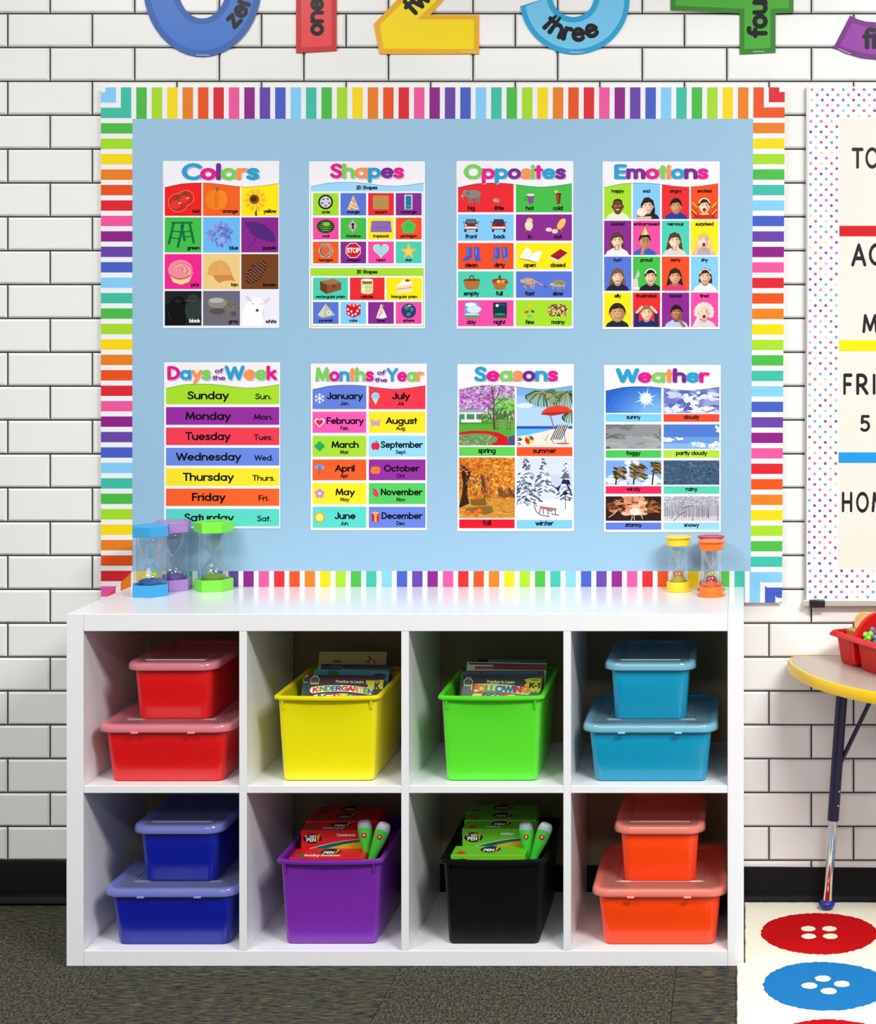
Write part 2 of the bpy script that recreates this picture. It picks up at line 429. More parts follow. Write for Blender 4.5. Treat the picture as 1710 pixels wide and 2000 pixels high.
# floor: slab with carpet tiles laid quarter turn
def carpet(name, sx, sy, sz=1):
    m = bpy.data.materials.new(name); m.use_nodes = True; nt = m.node_tree; b = nt.nodes['Principled BSDF']
    b.inputs['Roughness'].default_value = 1.0; b.inputs['Specular IOR Level'].default_value = 0.1
    g = nt.nodes.new('ShaderNodeNewGeometry')
    def nz(scale, vx, vy, det, rgh=0.6):
        mp = nt.nodes.new('ShaderNodeMapping'); mp.inputs['Scale'].default_value = (vx, vy, 1)
        n = nt.nodes.new('ShaderNodeTexNoise'); n.inputs['Scale'].default_value = scale; n.inputs['Detail'].default_value = det
        n.inputs['Roughness'].default_value = rgh
        nt.links.new(g.outputs['Position'], mp.inputs[0]); nt.links.new(mp.outputs[0], n.inputs['Vector']); return n
    n1 = nz(1.0, sx, sy, 4, 0.65); n2 = nz(1.0, sx * 5, sy * 5, 2); n3 = nz(1.0, sx * 0.35 + 2, sy * 0.35 + 2, 2)
    r1 = nt.nodes.new('ShaderNodeValToRGB'); e = r1.color_ramp.elements
    e[0].position = 0.34; e[0].color = lin((34, 40, 48)); e[1].position = 0.66; e[1].color = lin((120, 96, 74))
    for p, c in ((0.43, (50, 56, 60)), (0.50, (74, 74, 62)), (0.56, (92, 90, 70)), (0.61, (112, 100, 74))):
        x = e.new(p); x.color = lin(c)
    nt.links.new(n1.outputs['Fac'], r1.inputs[0])
    mr = nt.nodes.new('ShaderNodeMapRange'); mr.inputs['From Min'].default_value = 0.35; mr.inputs['From Max'].default_value = 0.65
    mr.inputs['To Min'].default_value = 0.62; mr.inputs['To Max'].default_value = 1.5
    nt.links.new(n2.outputs['Fac'], mr.inputs['Value'])
    m3 = nt.nodes.new('ShaderNodeMapRange'); m3.inputs['To Min'].default_value = 0.42; m3.inputs['To Max'].default_value = 1.32
    nt.links.new(n3.outputs['Fac'], m3.inputs['Value'])
    mu = nt.nodes.new('ShaderNodeMath'); mu.operation = 'MULTIPLY'; nt.links.new(mr.outputs[0], mu.inputs[0]); nt.links.new(m3.outputs[0], mu.inputs[1])
    mx = nt.nodes.new('ShaderNodeMixRGB'); mx.blend_type = 'MULTIPLY'; mx.inputs[0].default_value = 1
    nt.links.new(r1.outputs[0], mx.inputs[1]); nt.links.new(mu.outputs[0], mx.inputs[2]); nt.links.new(mx.outputs[0], b.inputs['Base Color'])
    bp = nt.nodes.new('ShaderNodeBump'); bp.inputs['Strength'].default_value = 0.6; bp.inputs['Distance'].default_value = 0.004
    nt.links.new(n2.outputs['Fac'], bp.inputs['Height']); nt.links.new(bp.outputs[0], b.inputs['Normal'])
    return m
CA = carpet('carpet_streaks_across', 34, 230)
CB = carpet('carpet_streaks_along', 210, 90)
V, Fc = box(-3.2, 2.2, -4.6, 0.12, -0.06, -0.007)
fl = obj('floor', V, Fc, mat('floor_screed', (60, 58, 52), 0.9), smooth=False); fl['kind'] = 'structure'
def bevel_tile(x0, x1, y0, y1, z0, z1, b):
    V = [(x0, y0, z0), (x1, y0, z0), (x1, y1, z0), (x0, y1, z0), (x0, y0, z1 - b), (x1, y0, z1 - b), (x1, y1, z1 - b), (x0, y1, z1 - b),
         (x0 + b, y0 + b, z1), (x1 - b, y0 + b, z1), (x1 - b, y1 - b, z1), (x0 + b, y1 - b, z1)]
    Fc = [(8, 9, 10, 11)]
    for i in range(4):
        j = (i + 1) % 4; Fc += [(i, j, 4 + j, 4 + i), (4 + i, 4 + j, 8 + j, 8 + i)]
    return V, Fc
tiles = {}
TY = 4.01 - DW
for i in range(-3, 5):
    for j in range(0, 5):
        x0 = -1.345 + 0.6 * i; x1 = x0 + 0.6
        y1 = TY - 0.6 * (j - 1); y0 = y1 - 0.6
        if j == 0: y1 = -0.0
        x0 = max(x0, -3.1); x1 = min(x1, 2.1)
        V, Fc = bevel_tile(x0 + .0004, x1 - .0004, y0 + .0004, min(y1, -0.0005) - .0004, -0.007, 0.0, 0.0012)
        obj('carpet_tile', V, Fc, CA if (i + j) % 2 == 1 else CB, fl, smooth=False)

# ================================================================ CUBE SHELF
LAM = mat('white_laminate', (236, 237, 240), 0.24, coat=0.15, vary=0.01, bscale=30)
FD = 3.76                                # camera distance of shelf front
y0s, y1s = FD - DW, FD - DW + 0.39
g = FD / F
zt, ztl, zm1, zm0, zb = Z(1199, FD), Z(1233, FD), Z(1535, FD), Z(1549.5, FD), Z(1857, FD)
shelf = thing('cube_shelf', ((X(130, FD) + X(1452, FD)) / 2, (y0s + y1s) / 2, 0), 'white eight cube storage shelf with open back standing against the wall', 'shelf')
xs = [X(v, FD) for v in (129.5, 163, 466.5, 481.5, 783, 798, 1099.5, 1114.5, 1420, 1452)]
def board(nm, x0, x1, z0, z1, ya=y0s, yb=y1s):
    v, f = box(x0, x1, ya, yb, z0, z1); return obj(nm, v, f, LAM, shelf, smooth=False, bevel=0.0012)
e = 0.0003
board('side_panel', xs[0], xs[1] - e, 0.001, zt); board('side_panel', xs[8] + e, xs[9], 0.001, zt)
board('top_panel', xs[1], xs[8], ztl, zt); board('bottom_panel', xs[1], xs[8], 0.001, zb)
for i in (2, 4, 6): board('divider', xs[i], xs[i + 1], zb, ztl, y0s + .0006)
for i in (1, 3, 5, 7): board('shelf_board', xs[i], xs[i + 1], zm0, zm1, y0s + .001)
ZTOP = zt

# ================================================================ LIDDED BOXES
BINCOL = {'red': (222, 12, 18), 'blue': (2, 24, 158), 'turquoise': (0, 148, 186), 'orange': (255, 70, 2),
          'yellow': (238, 228, 0), 'green': (88, 222, 44), 'purple': (122, 40, 168), 'black': (8, 8, 9)}
BM = {k: mat('black_plastic', (3, 3, 4), 0.45, spec=.3, vary=0) if k == 'black' else mat(k + '_plastic', v, 0.3, coat=0.25, vary=0.015, bscale=60) for k, v in BINCOL.items()}
RIMC = {'red': (238, 62, 78), 'blue': (48, 66, 205), 'turquoise': (60, 180, 214), 'orange': (255, 104, 66)}
RM = {k: mat(k + '_lid_rim_plastic', v, 0.3, coat=0.3) for k, v in RIMC.items()}
LIDM = {'red': frosted('frosted_lid_over_red', (244, 176, 190), 0.42), 'blue': frosted('frosted_lid_over_blue', (170, 178, 240), 0.40),
        'turquoise': frosted('frosted_lid_over_turquoise', (170, 218, 236), 0.40), 'orange': frosted('frosted_lid_over_orange', (252, 176, 160), 0.40)}

def lidded_box(col, cx, yf, z0, wt, wb, ltop, H, lw, label, group, inset, clips):
    """cx centre, yf front of the body foot, z0 underside"""
    cy = yf + (ltop - 0.02) / 2
    r = thing('lidded_box', (cx, cy, z0), label, 'box', group)
    m = BM[col]; hl = ltop / 2 - 0.014
    zr = z0 + H - 0.016
    L = []
    for t, rad in ((0.0, .016),):
        L.append(rr(cx, cy, z0, wb / 2 - .006, hl - .020, rad))
        L.append(rr(cx, cy, z0 + .0015, wb / 2 - .002, hl - .016, rad))
        L.append(rr(cx, cy, z0 + .006, wb / 2, hl - .014, rad + .002))
    L.append(rr(cx, cy, z0 + .07 * H / .13, wb / 2 + (wt - wb) / 2 * .6, hl - .006, .020))
    L.append(rr(cx, cy, zr, wt / 2, hl, .022))
    L.append(rr(cx, cy, zr + .004, wt / 2 - .002, hl - .002, .021))
    L.append(rr(cx, cy, z0 + .010, wb / 2 - .003, hl - .017, .016))
    v, f = loft(L); obj('body', v, f, m, r, angle=40)
    # coloured flange of the box seen through the lid edge
    a = lw / 2 - .0032; b_ = ltop / 2 - .0032
    L = [rr(cx, cy, zr + .001, wt / 2 - .0015, hl - .0015, .022), rr(cx, cy, zr - .0005, a - .002, b_ - .002, .034), rr(cx, cy, zr + .0045, a, b_, .036),
         rr(cx, cy, zr + .010, a - .0005, b_ - .0005, .036), rr(cx, cy, zr + .0122, a - .006, b_ - .006, .034), rr(cx, cy, zr + .010, a - .012, b_ - .012, .03), rr(cx, cy, zr + .004, wt / 2 - .003, hl - .003, .021)]
    v, f = loft(L, closed=True); obj('rim', v, f, RM[col], r, angle=60)
    # lid shell
    h = lw / 2; l = ltop / 2; zt_ = z0 + H
    ix, iy = h - inset, l - inset * 1.1
    o_ = [rr(cx, cy, zr - .001, h - .0006, l - .0006, .038), rr(cx, cy, zr + .003, h, l, .038), rr(cx, cy, zt_ - .007, h - .0006, l - .0006, .038), rr(cx, cy, zt_ - .0025, h - .0028, l - .0028, .037),
          rr(cx, cy, zt_ - .0003, h - .0075, l - .0075, .034), rr(cx, cy, zt_, h - .013, l - .013, .030), rr(cx, cy, zt_ - .0006, h - .02, l - .02, .026),
          rr(cx, cy, zt_ - .0012, ix + .0018, iy + .0012, .004), rr(cx, cy, zt_ + .0008, ix + .0003, iy + .0003, .0035), rr(cx, cy, zt_ + .0008, ix - .0006, iy - .0006, .003),
          rr(cx, cy, zt_ - .0014, ix - .0018, iy - .0018, .003)]
    v, f = loft(o_, cap0=False, cap1=True); lid = obj('lid', v, f, LIDM[col], r, angle=30)
    for s in clips:
        v, f = box(cx + s - .008, cx + s + .008, cy - l - .0014, cy - l + .003, zr - .0035, zr + .0006)
        obj('lid_tab', v, f, mat('pale_lid_tab_' + col, tuple(min(255, int(c * .5 + 110)) for c in RIMC[col]), 0.3), lid, smooth=False, bevel=.0006)
    return r
ZU, ZL = zm1, zb            # floors of the upper and lower cubes
HB = 0.1305
gl = 'lidded boxes in the outer cubes'
def pair(col, pxl, pyl, pxs, floor, place, wl=.298, lean=0):
    yf = Yd = 3.778 - DW
    cxl = X(pxl, 3.78)
    lidded_box(col, cxl, yf, floor + .0005, .268, .247, .355, HB, wl, 'large %s plastic box with frosted lid, bottom of its stack, %s' % (col, place), gl, .052, (-.062, .062))
    cxs = X(pxs, 3.80)
    lidded_box(col, cxs, 3.802 - DW, floor + .0005 + HB, .172, .158, .30, HB, .203, 'small %s plastic box with frosted lid, on top in the %s' % (col, place), gl, .036, ())
pair('red', 321, 0, 333, ZU, 'upper left cube')
pair('blue', 333, 0, 345, ZL, 'lower left cube')
pair('turquoise', 1269, 0, 1268.5, ZU, 'upper right cube')
pair('orange', 1287, 0, 1287, ZL, 'lower right cube')

# ================================================================ OPEN BOOK BINS
def open_bin(col, pxc, floor, label):
    d = 3.800; cx = X(pxc, d); yf = d - DW; wb, wt, H = .200, .228, .190; ln = .295
    cy = yf + ln / 2
    r = thing('open_bin', (cx, cy, floor), label, 'bin', 'tall open bins in the middle cubes')
    m = BM[col]; z0 = floor + .0006; zr = z0 + H
    hb, ht = wb / 2, wt / 2 - .005
    L = [rr(cx, cy, z0, hb - .006, ln / 2 - .006, .010), rr(cx, cy, z0 + .0015, hb - .0015, ln / 2 - .0015, .012), rr(cx, cy, z0 + .006, hb, ln / 2, .012),
         rr(cx, cy, z0 + .012, hb + .0006, ln / 2 + .0006, .012),
         rr(cx, cy, z0 + H * .55, hb + (ht - hb) * .6, ln / 2 + .006, .012, bow=.000), rr(cx, cy, zr - .035, ht - .0015, ln / 2 + .0095, .012, bow=.001),
         rr(cx, cy, zr - .010, ht, ln / 2 + .010, .012, bow=.006), rr(cx, cy, zr - .002, ht, ln / 2 + .0102, .012, bow=.009),
         rr(cx, cy, zr - .002, ht - .0028, ln / 2 + .0075, .010, bow=.009), rr(cx, cy, zr - .02, ht - .0038, ln / 2 + .006, .010, bow=.004), rr(cx, cy, z0 + .006, hb - .003, ln / 2 - .004, .010)]
    v, f = loft(L); obj('body', v, f, m, r, angle=40)
    o1, o2 = .0085, .009
    L = [rr(cx, cy, zr - .0075, ht + .0005, ln / 2 + .0105, .012, bow=.0085), rr(cx, cy, zr - .0085, ht + o1 - .002, ln / 2 + .010 + o1 - .002, .013, bow=.009), rr(cx, cy, zr - .0055, ht + o1, ln / 2 + .010 + o1, .014, bow=.009),
         rr(cx, cy, zr - .0005, ht + o1 - .001, ln / 2 + .010 + o1 - .001, .014, bow=.009), rr(cx, cy, zr + .001, ht + .003, ln / 2 + .013, .013, bow=.009), rr(cx, cy, zr + .0002, ht - .001, ln / 2 + .009, .012, bow=.009),
         rr(cx, cy, zr - .003, ht - .002, ln / 2 + .008, .011, bow=.009)]
    v, f = loft(L, closed=True); obj('rim', v, f, m, r, angle=60)
    for s in (-1, 1):
        x = cx + s * (ht - .012)
        yf2 = cy - ln / 2 - .0098
        V = [(x - .0018, yf2 + .003, zr - .030), (x + .0018, yf2 + .003, zr - .030), (x + .0018, yf2 - .0085, zr - .008), (x - .0018, yf2 - .0085, zr - .008),
             (x - .0018, yf2 + .003, zr - .008), (x + .0018, yf2 + .003, zr - .008), (x - .0018, yf2 - .0042, zr - .0285), (x + .0018, yf2 - .0042, zr - .0285)]
        Fq = [(0, 1, 5, 4), (4, 5, 2, 3), (3, 2, 7, 6), (6, 7, 1, 0), (0, 4, 3, 6), (1, 7, 2, 5)]
        obj('rib', V, Fq, m, r, smooth=False)
    return r
open_bin('yellow', 641, ZU, 'tall yellow open bin holding workbooks in the upper row')
open_bin('green', 960, ZU, 'tall lime green open bin holding workbooks in the upper row')
open_bin('purple', 646.5, ZL, 'tall purple open bin holding red card boxes in the lower row')
open_bin('black', 964, ZL, 'tall black open bin holding green card boxes in the lower row')

# ---------------------------------------------------------------- workbooks
PAGES = mat('paper_pages', (222, 218, 205), 0.8)
BK = {}
def book(pl, pr, yt, d, h, cov, draw, label, group, tilt=24, roll=0.0, th=0.006, floor=0):
    """pl, pr: pixel columns of the top corners; yt: pixel row of the top edge; d: distance of the top edge"""
    wd = (pr - pl) * d / F
    top = Vector((X((pl + pr) / 2, d), d - DW, Z(yt, d)))
    t = math.radians(tilt)
    up = Vector((0, math.sin(t), math.cos(t))); nrm = Vector((0, -math.cos(t), math.sin(t))); rt = Vector((1, 0, 0))
    ro = math.radians(roll)
    rt2 = rt * math.cos(ro) - up * math.sin(ro); up2 = up * math.cos(ro) + rt * math.sin(ro)
    key = 'w'
    r = thing('workbook', top - up2 * h, label, 'book', group)
    def M(u, v, k): return top + rt2 * u + up2 * (v - 0) + nrm * k
    def slab(x0, x1, v0, v1, k0, k1): 
        return [M(x0, v0, k0), M(x1, v0, k0), M(x1, v1, k0), M(x0, v1, k0), M(x0, v0, k1), M(x1, v0, k1), M(x1, v1, k1), M(x0, v1, k1)], box(0, 1, 0, 1, 0, 1)[1]
    cm = mat('cover_%d_%d_%d' % cov, cov, 0.4, spec=.22)
    v, f = slab(-wd/2 + .001, wd/2 - .001, -h + .001, -.001, -th, -.0005); obj('pages', v, f, PAGES, r, smooth=False)
    v, f = join(slab(-wd/2, wd/2, -h, 0, -.0005, 0), slab(-wd/2, wd/2, -h, 0, -th - .0005, -th), slab(-wd/2, -wd/2 + .0008, -h, 0, -th, -.0005)); obj('cover', v, f, cm, r, smooth=False)
    if draw:
        u = d / F          # one photo pixel
        ink = Ink(lambda a, b, k: M(a * u, -b * u, k + .00005), clip=(-wd/2/u, 0, wd/2/u, h/u))
        draw(ink, wd / 2 / u); ink.build('cover_print', r)
    return r
CREAM = (232, 226, 190)
def emblem(k, x, y, s=1.0):
    c = (188, 190, 150)
    k.P([(x - 9*s, y + 1*s), (x - 6*s, y - 2*s), (x - 4*s, y - 6*s), (x + 4*s, y - 6*s), (x + 6*s, y - 2*s), (x + 9*s, y + 1*s), (x + 8*s, y + 12*s), (x - 8*s, y + 12*s)], c, 3)
    k.P([(x - 7.6*s, y + 2*s), (x - 5*s, y - .5*s), (x + 5*s, y - .5*s), (x + 7.6*s, y + 2*s), (x + 6.8*s, y + 9*s), (x - 6.8*s, y + 9*s)], (40, 62, 74), 4)
    k.E(x, y - 2.5*s, 3*s, 2.6*s, (210, 90, 40), 5, n=10)
    for q in (3, 5.2, 7.4): k.R(x - 4.5*s, y + (q - .5)*s, x + 4.5*s, y + (q + .2)*s, (110, 120, 120), 5)
def star(k, cx, cy, w, h, c, layer=4, n=9, seed=1):
    P = []
    for i in range(2 * n):
        a = math.pi * i / n; q = 1.0 if i % 2 else 0.74
        P.append((cx + w * q * math.cos(a), cy + h * q * math.sin(a)))
    k.P(P, c, layer)
RB = [(196, 30, 44), (224, 110, 30), (222, 200, 60), (74, 150, 70), (30, 110, 140), (60, 70, 140), (120, 50, 130)]
def cover_kinder(k, w):
    emblem(k, -w + 13, 7)
    k.T('Practice to Learn', 8, 15.5, 5.6, CREAM, 4, t=1.7)
    k.P([(w - 34, 9), (w - 26, 10), (w, 8), (w, 26), (w - 26, 27), (w - 34, 25), (w - 28, 20), (w - 34, 16)], (216, 214, 40), 4)
    k.T('K', w - 12, 26, 12, (20, 20, 22), 6, t=2.6); k.R(w - 17, 10.2, w - 7, 11.6, (50, 50, 30), 6)
    def arc(x, y): return (x, y + 0.0016 * (x + 10) ** 2)
    k.L([arc(x, 26) for x in range(-62, 56, 8)], 12.5, (236, 232, 196), 3)
    word = 'KINDERGARTEN'; k.T(word, 0, 30.6, 9.2, CREAM, 5, t=2.6, fit=(-62, 56), cols=[RB[i % 7] for i in (0, 2, 3, 3, 4, 5, 0, 0, 1, 2, 3, 4)], tf=arc)
    k.L([arc(x, 41.5) for x in range(-56, 52, 8)], 11, (228, 224, 190), 3)
    k.T('ACTIVITIES', 0, 45.5, 9.2, CREAM, 5, t=2.6, fit=(-56, 52), cols=[RB[i % 7] for i in (5, 6, 0, 1, 2, 3, 4, 5, 6, 0)], tf=arc)
def cover_follow(k, w):
    emblem(k, -w + 11, 9)
    k.P([(-w, 22), (-40, 19), (0, 17), (60, 22), (w, 26), (w, 60), (-w, 60)], (92, 104, 98), 2)
    k.T('Practice to Learn', -2, 13.5, 5.6, CREAM, 4, t=1.7)
    k.P([(w - 33, 5), (w - 22, 2), (w, 2), (w, 26), (w - 5, 31), (w - 9, 27), (w - 14, 30), (w - 20, 26), (w - 22, 20), (w - 33, 17), (w - 27, 11)], (196, 206, 34), 4)
    k.T('K-1', w - 12, 21, 10, (20, 20, 22), 6, t=2.6, fit=(w - 22, w - 1.5)); k.R(w - 19, 5, w - 6, 6.4, (60, 70, 20), 6)
    k.L([(-52, 24), (-20, 22), (20, 24), (50, 28)], 15, (196, 204, 120), 3)
    k.T('FOLLOWING', 0, 30.5, 12, CREAM, 5, t=2.8, fit=(-56, 54), cols=[RB[i] for i in (0, 1, 3, 3, 4, 4, 5, 0, 1)])
    k.L([(-50, 40), (50, 42)], 11, (206, 204, 120), 3)
    k.T('DIRECTIONS', 0, 45, 10, CREAM, 5, t=2.6, fit=(-50, 52), cols=[RB[i % 7] for i in (2, 1, 5, 6, 4, 0, 1, 2, 3, 4)])
gy, gg = 'workbooks in the yellow bin', 'workbooks in the green bin'
book(603, 750, 1318.5, 3.920, .205, (62, 22, 40), cover_kinder, 'maroon kindergarten workbook with rainbow letters at the front of the yellow bin', gy, roll=1)
def c_left(k, w): emblem(k, -w + 8, 5, .9)
def c_teal(k, w):
    k.R(-w, 4, w, 13, (44, 132, 160), 2); k.E(-w + 36, 6, 12, 5, (50, 96, 80), 3); k.E(w - 18, 10, 13, 5, (46, 40, 70), 3)
def c_purp(k, w):
    k.R(-w, 4, w, 8, (50, 40, 84), 2); k.E(-w + 30, 5, 14, 3, (64, 80, 92), 3); k.R(-w + 40, 9, w - 8, 10.6, (120, 150, 110), 3)
def c_cream(k, w):
    k.L([(w - 34, 10), (w - 30, 14), (w - 34, 22)], 2.6, (150, 70, 56), 3); k.L([(w - 30, 14), (w - 20, 20), (w - 22, 24)], 2, (150, 70, 56), 3)
    k.L([(w - 40, 20), (w - 34, 17)], 1.6, (130, 60, 50), 3); k.E(-w + 36, 19, 9, 2, (96, 110, 116), 3)
book(593, 744, 1320.5, 3.936, .200, (36, 96, 92), c_left, 'teal green workbook peeking out left, right behind the front one in the yellow bin', gy, roll=2)
book(592, 737, 1324, 3.950, .165, (72, 20, 40), c_left, 'dark red workbook furthest to the left in the yellow bin', gy, roll=1)
book(614, 760, 1309, 3.975, .215, (60, 144, 168), c_teal, 'sky blue workbook with green and purple shapes in the yellow bin', gy, roll=1.5)
book(627, 767, 1298, 4.02, .212, (44, 40, 62), c_purp, 'dark purple workbook just before the cream one in the yellow bin', gy, roll=1)
book(624, 755, 1273, 4.06, .245, (214, 200, 150), c_cream, 'tall cream workbook with small reddish figure at the back of the yellow bin', gy, roll=0)
book(904, 1057, 1321, 3.920, .205, (40, 44, 48), cover_follow, 'black following workbook with rainbow letters at the front of the green bin', gg, roll=1.6)
def g_left(k, w): k.R(-w, 0, -w + 14, 15, (62, 130, 60), 2); k.R(-w, 15, -w + 14, 60, (110, 74, 58), 2); k.R(w - 22, 2, w - 1, 30, (190, 200, 30), 3); k.T('1', w - 5, 20, 10, (20, 20, 22), 5, t=2.4)
def g_blue(k, w): k.R(-w + 40, 2, w - 12, 6, (28, 100, 150), 2); k.R(-w, 2, -w + 36, 6, (70, 90, 110), 2)
def g_dark(k, w): k.R(-w + 4, 2, w, 5, (40, 60, 80), 2); k.R(-w + 52, 4.5, w, 14, (120, 26, 32), 3); k.R(-w + 16, 8, -w + 52, 14, (150, 80, 40), 3)
def g_back(k, w): k.R(-w, 0, -w + 20, 12, (112, 20, 36), 2); k.R(w - 50, 4, w, 12, (50, 86, 110), 2)
book(900, 1060, 1319, 3.936, .200, (70, 66, 60), g_left, 'brown and green workbook with yellow badge right behind the front one in the green bin', gg, roll=1.2)
book(902, 1062, 1310, 3.960, .205, (46, 60, 74), g_blue, 'slate workbook with bright blue band in the green bin', gg, roll=0)
book(912, 1067, 1294, 4.00, .225, (196, 196, 190), g_dark, 'white edged workbook with dark blue and red picture in the green bin', gg, roll=1)
book(933, 1067, 1288.5, 4.04, .215, (140, 150, 156), g_back, 'pale grey workbook with crimson corner at the back of the green bin', gg, roll=1)

# ---------------------------------------------------------------- learning card boxes
def oval_logo(k, cx, cy, s, full=True):
    k.E(cx, cy, 18 * s, 9.5 * s, (20, 34, 44), 3, n=24)
    if full: k.T('POWER', cx - 3 * s, cy - 1.5 * s, 5.2 * s, (236, 236, 236), 5, t=1.9, cols=[(226, 226, 226), (214, 40, 40)] + [(236, 236, 236)] * 3, fit=(cx - 14 * s, cx + 8 * s))
    k.T('PEN', cx - 2 * s, cy + 6 * s, 7 * s, (244, 244, 244), 5, t=2.2, fit=(cx - 11.5 * s, cx + 7 * s))
    k.P([(cx + 9 * s, cy - 7 * s), (cx + 15 * s, cy - 8 * s), (cx + 12.5 * s, cy + 3 * s), (cx + 9.6 * s, cy + 3.4 * s)], (238, 150, 34), 5); k.E(cx + 11 * s, cy + 6 * s, 1.6 * s, 1.6 * s, (238, 150, 34), 5, n=8)
def card_box(pl, wid, yt, d, dep, col, cname, title, label, floor, group, swoosh):
    x0 = X(pl, d); x1 = x0 + wid; ztp = Z(yt, d); zbm = floor + .010
    y0 = d - DW; y1 = y0 + dep
    r = thing('card_box', ((x0 + x1) / 2, (y0 + y1) / 2, zbm), label, 'box', group)
    v, f = box(x0, x1, y0, y1, zbm, ztp - .012); obj('carton', v, f, mat(cname, col, 0.35), r, smooth=False, bevel=.0006)
    v, f = box(x0 - .0006, x1 + .0006, y0 - .0006, y1 + .0006, ztp - .014, ztp); obj('carton_flap', v, f, mat(cname, col, 0.35), r, smooth=False, bevel=.0008)
    u = d / F; wpx = wid / u; hp = (ztp - zbm) / u
    k = Ink(lambda a, b, q: Vector((x0 + a * u, y0 - .00075 - q, ztp - b * u)), clip=(0, 0, wpx, hp))
    k.T(title, wpx * .62, 11.5, 5.4, (240, 240, 236), 4, t=1.8)
    oval_logo(k, 22, 16, 1.0)
    P = [(14 + (wpx - 14) * t, 36 - 19 * math.sin(min(1, t * 1.15) * math.pi / 2)) for t in [i / 10 for i in range(11)]]
    k.P(P + [(wpx, 60), (10, 60), (10, 40)], (226, 226, 220), 1)
    k.P([(a, b + 1) for a, b in P] + [(wpx, 60), (14, 60)], (16, 92, 98), 2)
    k.P([(44 + (wpx - 44) * t, 37 - 15 * math.sin(min(1, t * 1.1) * math.pi / 2)) for t in [i / 8 for i in range(9)]] + [(wpx, 60), (44, 60)], (216, 168, 24), 3)
    k.build('front_print', r)
    k = Ink(lambda a, b, q: Vector((x0 + a * u, y1 - b * (dep / 30), ztp + .0001 + q)), clip=(0, 0, wpx, 30))
    oval_logo(k, wpx * .5, 11, 1.1, False)
    k.T(title, wpx * .42, 25.5, 6.5, (244, 240, 228), 4, t=1.9); k.E(18, 22, 9, 4.6, (40, 110, 104) if col[0] > 150 else (200, 60, 30), 3, n=14)
    k.build('top_print', r)
    return r
RED, GRN = (214, 22, 28), (104, 190, 34)
gr, gn = 'red card boxes in the purple bin', 'green card boxes in the black bin'
card_box(565, .162, 1675.5, 3.812, .068, RED, 'red_carton', 'Reading Readiness', 'red reading readiness card box lying lowest at the front of the purple bin', ZL, gr, 0)
card_box(588, .163, 1621.5, 3.887, .064, RED, 'red_carton', 'Consonants', 'red consonants card box with teal and yellow swoosh, second from the front', ZL, gr, 1)
card_box(598, .163, 1604, 3.956, .062, RED, 'red_carton', '', 'red card box third from the front in the purple bin', ZL, gr, 1)
card_box(613, .158, 1589, 4.022, .060, RED, 'red_carton', '', 'red card box at the shaded back of the purple bin', ZL, gr, 1)
card_box(880, .163, 1670.5, 3.812, .068, GRN, 'green_carton', '', 'lime green card box lying lowest at the front of the black bin', ZL, gn, 0)
card_box(902.5, .163, 1619, 3.887, .064, GRN, 'green_carton', 'Addition', 'lime green addition card box with teal and yellow swoosh, second from the front', ZL, gn, 1)
card_box(907, .163, 1602, 3.956, .062, GRN, 'green_carton', '', 'lime green card box third from the front in the black bin', ZL, gn, 1)
card_box(911, .160, 1586, 4.022, .060, GRN, 'green_carton', '', 'lime green card box at the shaded back of the black bin', ZL, gn, 1)

# ---------------------------------------------------------------- talking pens
PENG = mat('pen_green_plastic', (70, 214, 62), 0.3, coat=0.3); PENC = mat('pen_grey_cap', (184, 190, 204), 0.35, coat=0.2)
PENR = mat('pen_red_button', (206, 40, 54), 0.25, coat=0.5); PENW = mat('pen_white_mark', (240, 236, 236), 0.4)
def pen(bx, by, tx, ty, d, label, group):
    b = W(bx, by, d); t = W(tx, ty, d - .01); ax = (t - b).normalized()
    b = b - ax * .055
    Ln = (t - b).length
    r = thing('talking_pen', b, label, 'pen', group)
    sd = ax.cross(Vector((0, 1, 0))).normalized() * -1; fr = ax.cross(sd) 
    if fr.y > 0: fr = -fr
    def sec(s, rx, ry, n=20): return [b + ax * (s * Ln) + sd * rx * math.cos(2*math.pi*i/n) + fr * ry * math.sin(2*math.pi*i/n) for i in range(n)]
    prof = [(0, .003, .003), (.03, .005, .005), (.3, .0075, .0075), (.5, .0105, .010), (.68, .0140, .0125), (.80, .0158, .0132), (.86, .0160, .0130)]
    v, f = loft([sec(*p) for p in prof]); obj('barrel', v, f, PENG, r, angle=60)
    v, f = loft([sec(*p) for p in [(.845, .0150, .0122), (.862, .01605, .0131), (.93, .0155, .0120), (.975, .0135, .0105), (.993, .0115, .0085), (1.0, .009, .006)]]); obj('cap', v, f, PENC, r, angle=60)
    # curved green collar reaching up over the cap
    Lc = []
    for s in (.84, .875, .905, .92):
        w = .0155 * math.sqrt(max(0, 1 - ((s - .84) / .082) ** 2)); 
        Lc.append([b + ax * (s * Ln) + sd * (w * (i / 8 * 2 - 1)) + fr * (.0137 * math.sqrt(max(0.02, 1 - (w * (i / 8 * 2 - 1) / .0162) ** 2)) ) for i in range(9)])
    V_ = [p for l in Lc for p in l]; Ff = [(a*9+i, a*9+i+1, (a+1)*9+i+1, (a+1)*9+i) for a in range(3) for i in range(8)]
    obj('collar', V_, Ff, PENG, r, angle=60)
    c = b + ax * (.80 * Ln) + fr * .0128
    def ring(rad, off): return [c + ax * rad * math.sin(2*math.pi*i/18) + sd * rad * math.cos(2*math.pi*i/18) + fr * off for i in range(18)]
    v, f = loft([ring(.0062, -.001), ring(.0062, .0008), ring(.0048, .0016)]); bt = obj('button', v, f, PENR, r, angle=50)
    v, f = loft([ring(.0022, .0014), ring(.0018, .0022)]); obj('button_mark', v, f, PENW, bt)
    return r
